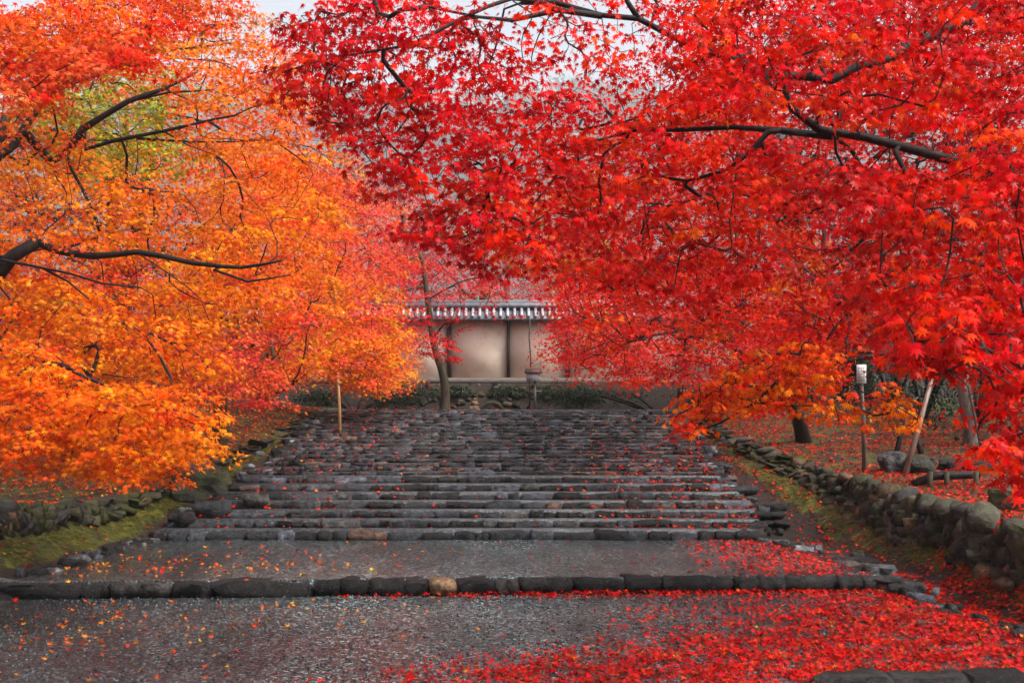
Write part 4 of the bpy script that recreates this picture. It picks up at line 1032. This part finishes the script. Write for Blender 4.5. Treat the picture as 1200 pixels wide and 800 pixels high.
# ------------------------------------------------------------------ moss tufts
n_ = 46000; y = rng.uniform(8.5, 25, n_); s_ = np.where(rng.random(n_) < .5, -1, 1); u = rng.random(n_)**.8*1.0
f = np.where(s_ < 0, footL(y), footR(y)); t_ = np.where(s_ < 0, topL(y), topR(y)); x = f+(t_-f)*(.1+.95*u)
k = hsh(x, y, 2.2)+rng.normal(0, .5, n_) > -.25; x, y, s_ = x[k], y[k], s_[k]; n_ = len(x)
z = ground_z(x, y)
pos = np.stack([x, y, z], 1); tip = np.stack([-s_*.8, rng.normal(0, .4, n_), rng.uniform(-1.1, .1, n_)], 1); nr = np.stack([-s_*.5, rng.normal(0, .3, n_), np.ones(n_)], 1)
c_ = jitter(np.array([(.11, .12, .012), (.17, .16, .02), (.05, .06, .01), (.2, .15, .03)])[rng.integers(0, 4, n_)], n_, .1, .25)
tpl = (np.array([(-.12, -.3, 0), (.12, -.3, 0), (0, 1.2, .25)]), np.arange(3), np.array([3]))
tag(link('moss_tufts', leaves_mesh('moss_tufts', pos, nr, tip, rng.uniform(.05, .14, n_), c_, 'far', tpl), M['moss_blade']), kind='stuff', label='yellow green moss hanging on both side slopes', cat='moss')
# lawn moss
n_ = 16000; y = rng.uniform(9, 30, n_); s_ = np.where(rng.random(n_) < .5, -1, 1); x = np.where(s_ < 0, topL(y), topR(y))+s_*rng.uniform(.05, 4.5, n_)
pos = np.stack([x, y, ground_z(x, y)], 1); nr = rng.normal(0, 1, (n_, 3)); nr[:, 2] = .2; tip = rng.normal(0, .5, (n_, 3)); tip[:, 2] = 1
c_ = jitter(np.array([(.1, .11, .012), (.15, .13, .02), (.06, .07, .01), (.12, .08, .03)])[rng.integers(0, 4, n_)], n_, .1, .25)
tag(link('lawn_moss', leaves_mesh('lawn_moss', pos, nr, tip, rng.uniform(.03, .07, n_), c_, 'far', tpl), M['moss_blade']), kind='stuff', label='short mossy grass on the lawns behind both stone walls', cat='moss')

# ------------------------------------------------------------------ fallen leaves
def scatter(name, x, y, pals, wts, size, label, z=None, lift=.012):
    n_ = len(x)
    if z is None:
        onp = (x > edgeL(y)) & (x < edgeR(y)) & (y < STAIR_END+5)
        z = np.where(onp, path_z(x, y), ground_z(x, y)); z = np.where(onp & (y > STAIR_END), ZT+.02, z)
    pos = np.stack([x, y, z+rng.uniform(.003, lift, n_)], 1)
    nr = rng.normal(0, .48, (n_, 3)); nr[:, 2] = 1; tip = rng.normal(0, 1, (n_, 3)); tip[:, 2] *= .25
    pc = np.array([c for p in pals for c in PAL[p]]); pw = np.array([w_ for p, w_ in zip(pals, wts) for _ in PAL[p]], float); pw /= pw.sum()
    c_ = jitter(pc[rng.choice(len(pc), n_, p=pw)], n_, .2, .3)*.86
    curl = TPL['far'][0].copy(); curl[:, 2] = np.where(np.abs(curl[:, 2]) > 0, .22, 0)
    tag(link(name, leaves_mesh(name, pos, nr, tip, size*1.5*rng.uniform(.45, 1.25, n_), c_, 'far', (curl, TPL['far'][1], TPL['far'][2])), M['litter']), kind='stuff', label=label, cat='leaves')
# red carpet, lower right
n_ = 120000; y = rng.uniform(7.6, 12.7, n_); x = rng.uniform(-4, 5.6, n_)
front = np.interp(y, [7.6, 8.6, 9.5, 10.5, 11.8, 12.7], [-1.6, -.6, .7, 2.0, 2.7, 2.9])+.35*hsh(x, y, 1.4)
dens = 1/(1+np.exp(-(x-front-.15)*2.3)); dens = np.where(x > front+2.4, 1, dens)*np.where(x < front-1.2, .12, 1)
strip_ = np.exp(-((kerbY(x)-.12-y)/.22)**2)*np.clip((x+2)/3.0, 0, 1); dens = np.maximum(dens, strip_*.8)
clump = .6+.5*hsh(x, y, 5); k = (rng.random(n_) < dens*np.clip(clump, .25, 1)) & (y < kerbY(x)-.02)
scatter('fallen_red_leaves', x[k], y[k], ['red', 'crimson', 'deepred', 'redorange', 'brown'], [2, 8, 6, .4, 2.2], .05, 'carpet of fallen red maple leaves over the gravel at the lower right', lift=.03)
# terrace
n_ = 14000; y = rng.uniform(12.7, 16.3, n_); x = rng.uniform(-5.2, 4, n_)
dens = np.clip((x-2.0)/1.2, 0, 1)**1.3+.015+.14*np.clip((-x-1.2)/2.5, 0, 1)*np.exp(-((y-13.6)/.9)**2); k = rng.random(n_) < dens
xr_, yr_ = x[k], y[k]
scatter('terrace_red_leaves', xr_[xr_ > 0], yr_[xr_ > 0], ['red', 'crimson', 'deepred'], [4, 3, 2], .05, 'fallen red leaves gathered on the right side of the gravel terrace')
l_ = xr_ <= 0
n2 = 1500; y = rng.uniform(8, 12.5, n2); x = -rng.uniform(0, 5.3, n2); k = rng.random(n2) < .08+.75*np.clip((-x-.5)/3.5, 0, 1)*np.exp(-((y-11-.25*(x+3))/1.5)**2)
scatter('fallen_orange_leaves', np.concatenate([xr_[l_], x[k]]), np.concatenate([yr_[l_], y[k]]), ['orange', 'gold', 'red', 'redorange'], [4, 2, 2, 3], .055, 'scattered orange and yellow fallen leaves on the left of the gravel path')
# on the steps
n_ = 24000; y = rng.uniform(16.35, STAIR_END+1, n_); x = rng.uniform(-4.6, 3.6, n_)
dens = .02+.65*np.clip((x-.4)/2.8, 0, 1)*np.exp(-((y-18.2)/3.0)**2)+.1*np.clip((-x-.6)/2.5, 0, 1); k = (rng.random(n_) < dens) & (x > edgeL(y)) & (x < edgeR(y))
scatter('step_leaves', x[k], y[k], ['red', 'redorange', 'crimson'], [4, 2, 2], .055, 'fallen red and orange leaves lying on the treads of the stone stairs', lift=.06)
# banks
n_ = 70000; y = rng.uniform(8.5, 26, n_); s_ = np.where(rng.random(n_) < .55, 1, -1); off = rng.uniform(0, 1, n_)**1.1*5
f = np.where(s_ < 0, footL(y), footR(y)); t_ = np.where(s_ < 0, topL(y), topR(y)); x = f+s_*(off-.3)
inw = (x-t_)*s_ < 0
dens = np.where(inw, .22+.35*(hsh(x, y, 2.7) > .25), .7+.3*hsh(x, y, 1.1)); dens = np.where((s_ < 0) & (y < 17) & ~inw, dens*np.interp(y, [13, 17], [.25, 1]), dens); dens = np.where((s_ < 0) & inw, dens*.3, dens); dens = np.where((s_ > 0) & ~inw & (y < 17), 1, dens); dens = np.where((s_ > 0) & inw & (y < 13.5) & (hsh(x, y, 4) > -.2), .95, dens)
k = (rng.random(n_) < dens) & (((x > edgeR(y)+.1) & (s_ > 0)) | ((x < edgeL(y)-.1) & (s_ < 0)))
xr_ = x[k]; yr_ = y[k]
scatter('right_bank_leaves', xr_[xr_ > 0], yr_[xr_ > 0], ['red', 'crimson', 'deepred', 'pink'], [4, 3, 3, 1], .052, 'fallen red leaves over the right bank and its stone wall', lift=.03)
scatter('left_bank_leaves', xr_[xr_ < 0], yr_[xr_ < 0], ['redorange', 'deepred', 'orange', 'red'], [3, 3, 2, 2], .052, 'fallen orange and red leaves under the trees on the left lawn', lift=.03)

# ------------------------------------------------------------------ far wooded hill (one mass nobody could count)
PX, NR, SZ, CL = [], [], [], []
nt_ = 3000
ty = rng.uniform(600, 1260, nt_); tx = rng.uniform(-.5, .5, nt_)*ty; tz = ground_z(tx, ty)
pc = np.array([(.12, .15, .12), (.15, .17, .13), (.1, .13, .11), (.22, .18, .14), (.17, .18, .14)])  # leaf colours paled to add mist over the hill by colour
for a in range(nt_):
    m_ = 24; u = rng.normal(0, 1, (m_, 3)); u /= np.linalg.norm(u, axis=1)[:, None]; hh = rng.uniform(9, 15); ww = rng.uniform(6, 10)
    q = rng.uniform(.6, 1, m_)[:, None]; PX.append(u*q*np.array([ww, ww, hh])+np.array([tx[a], ty[a], tz[a]+hh*.8])); NR.append(u+rng.normal(0, .4, (m_, 3)))
    SZ.append(rng.uniform(3.2, 7, m_)); CL.append(jitter(pc[rng.integers(0, 5)], m_, .08, .3))
PX, NR, SZ, CL = map(np.concatenate, (PX, NR, SZ, CL))
tpl = (np.array([(-.6, -.6, 0), (.6, -.5, 0), (.1, .8, 0)]), np.arange(3), np.array([3]))
tag(link('far_wood', leaves_mesh('far_wood', PX, NR, rng.normal(0, 1, (len(PX), 3)), SZ, CL, 'far', tpl), M['far_wood']), kind='stuff', label='misty wooded hillside far behind the plaster wall', cat='woodland')

# ------------------------------------------------------------------ mist
mb = MB(); mb.box((0, 690, 160), (1640, 1460, 330)); hz = mb.build('haze', None); tag(hz, kind='stuff')
m = bpy.data.materials.new('mist'); m.use_nodes = True; n = m.node_tree; n.nodes.clear()
o = n.nodes.new('ShaderNodeOutputMaterial'); v = n.nodes.new('ShaderNodeVolumePrincipled'); v.inputs['Density'].default_value = .0005; v.inputs['Color'].default_value = (.92, .96, 1, 1)
n.links.new(v.outputs[0], o.inputs['Volume']); hz.data.materials.append(m)
tri = sum(len(o.data.loops)-2*len(o.data.polygons) for o in SC.objects if o.type == 'MESH')
print('TRIS', tri)
print('LEAVES', sum(s[1] for s in STAT), [(s[0][:24], s[1]) for s in STAT])
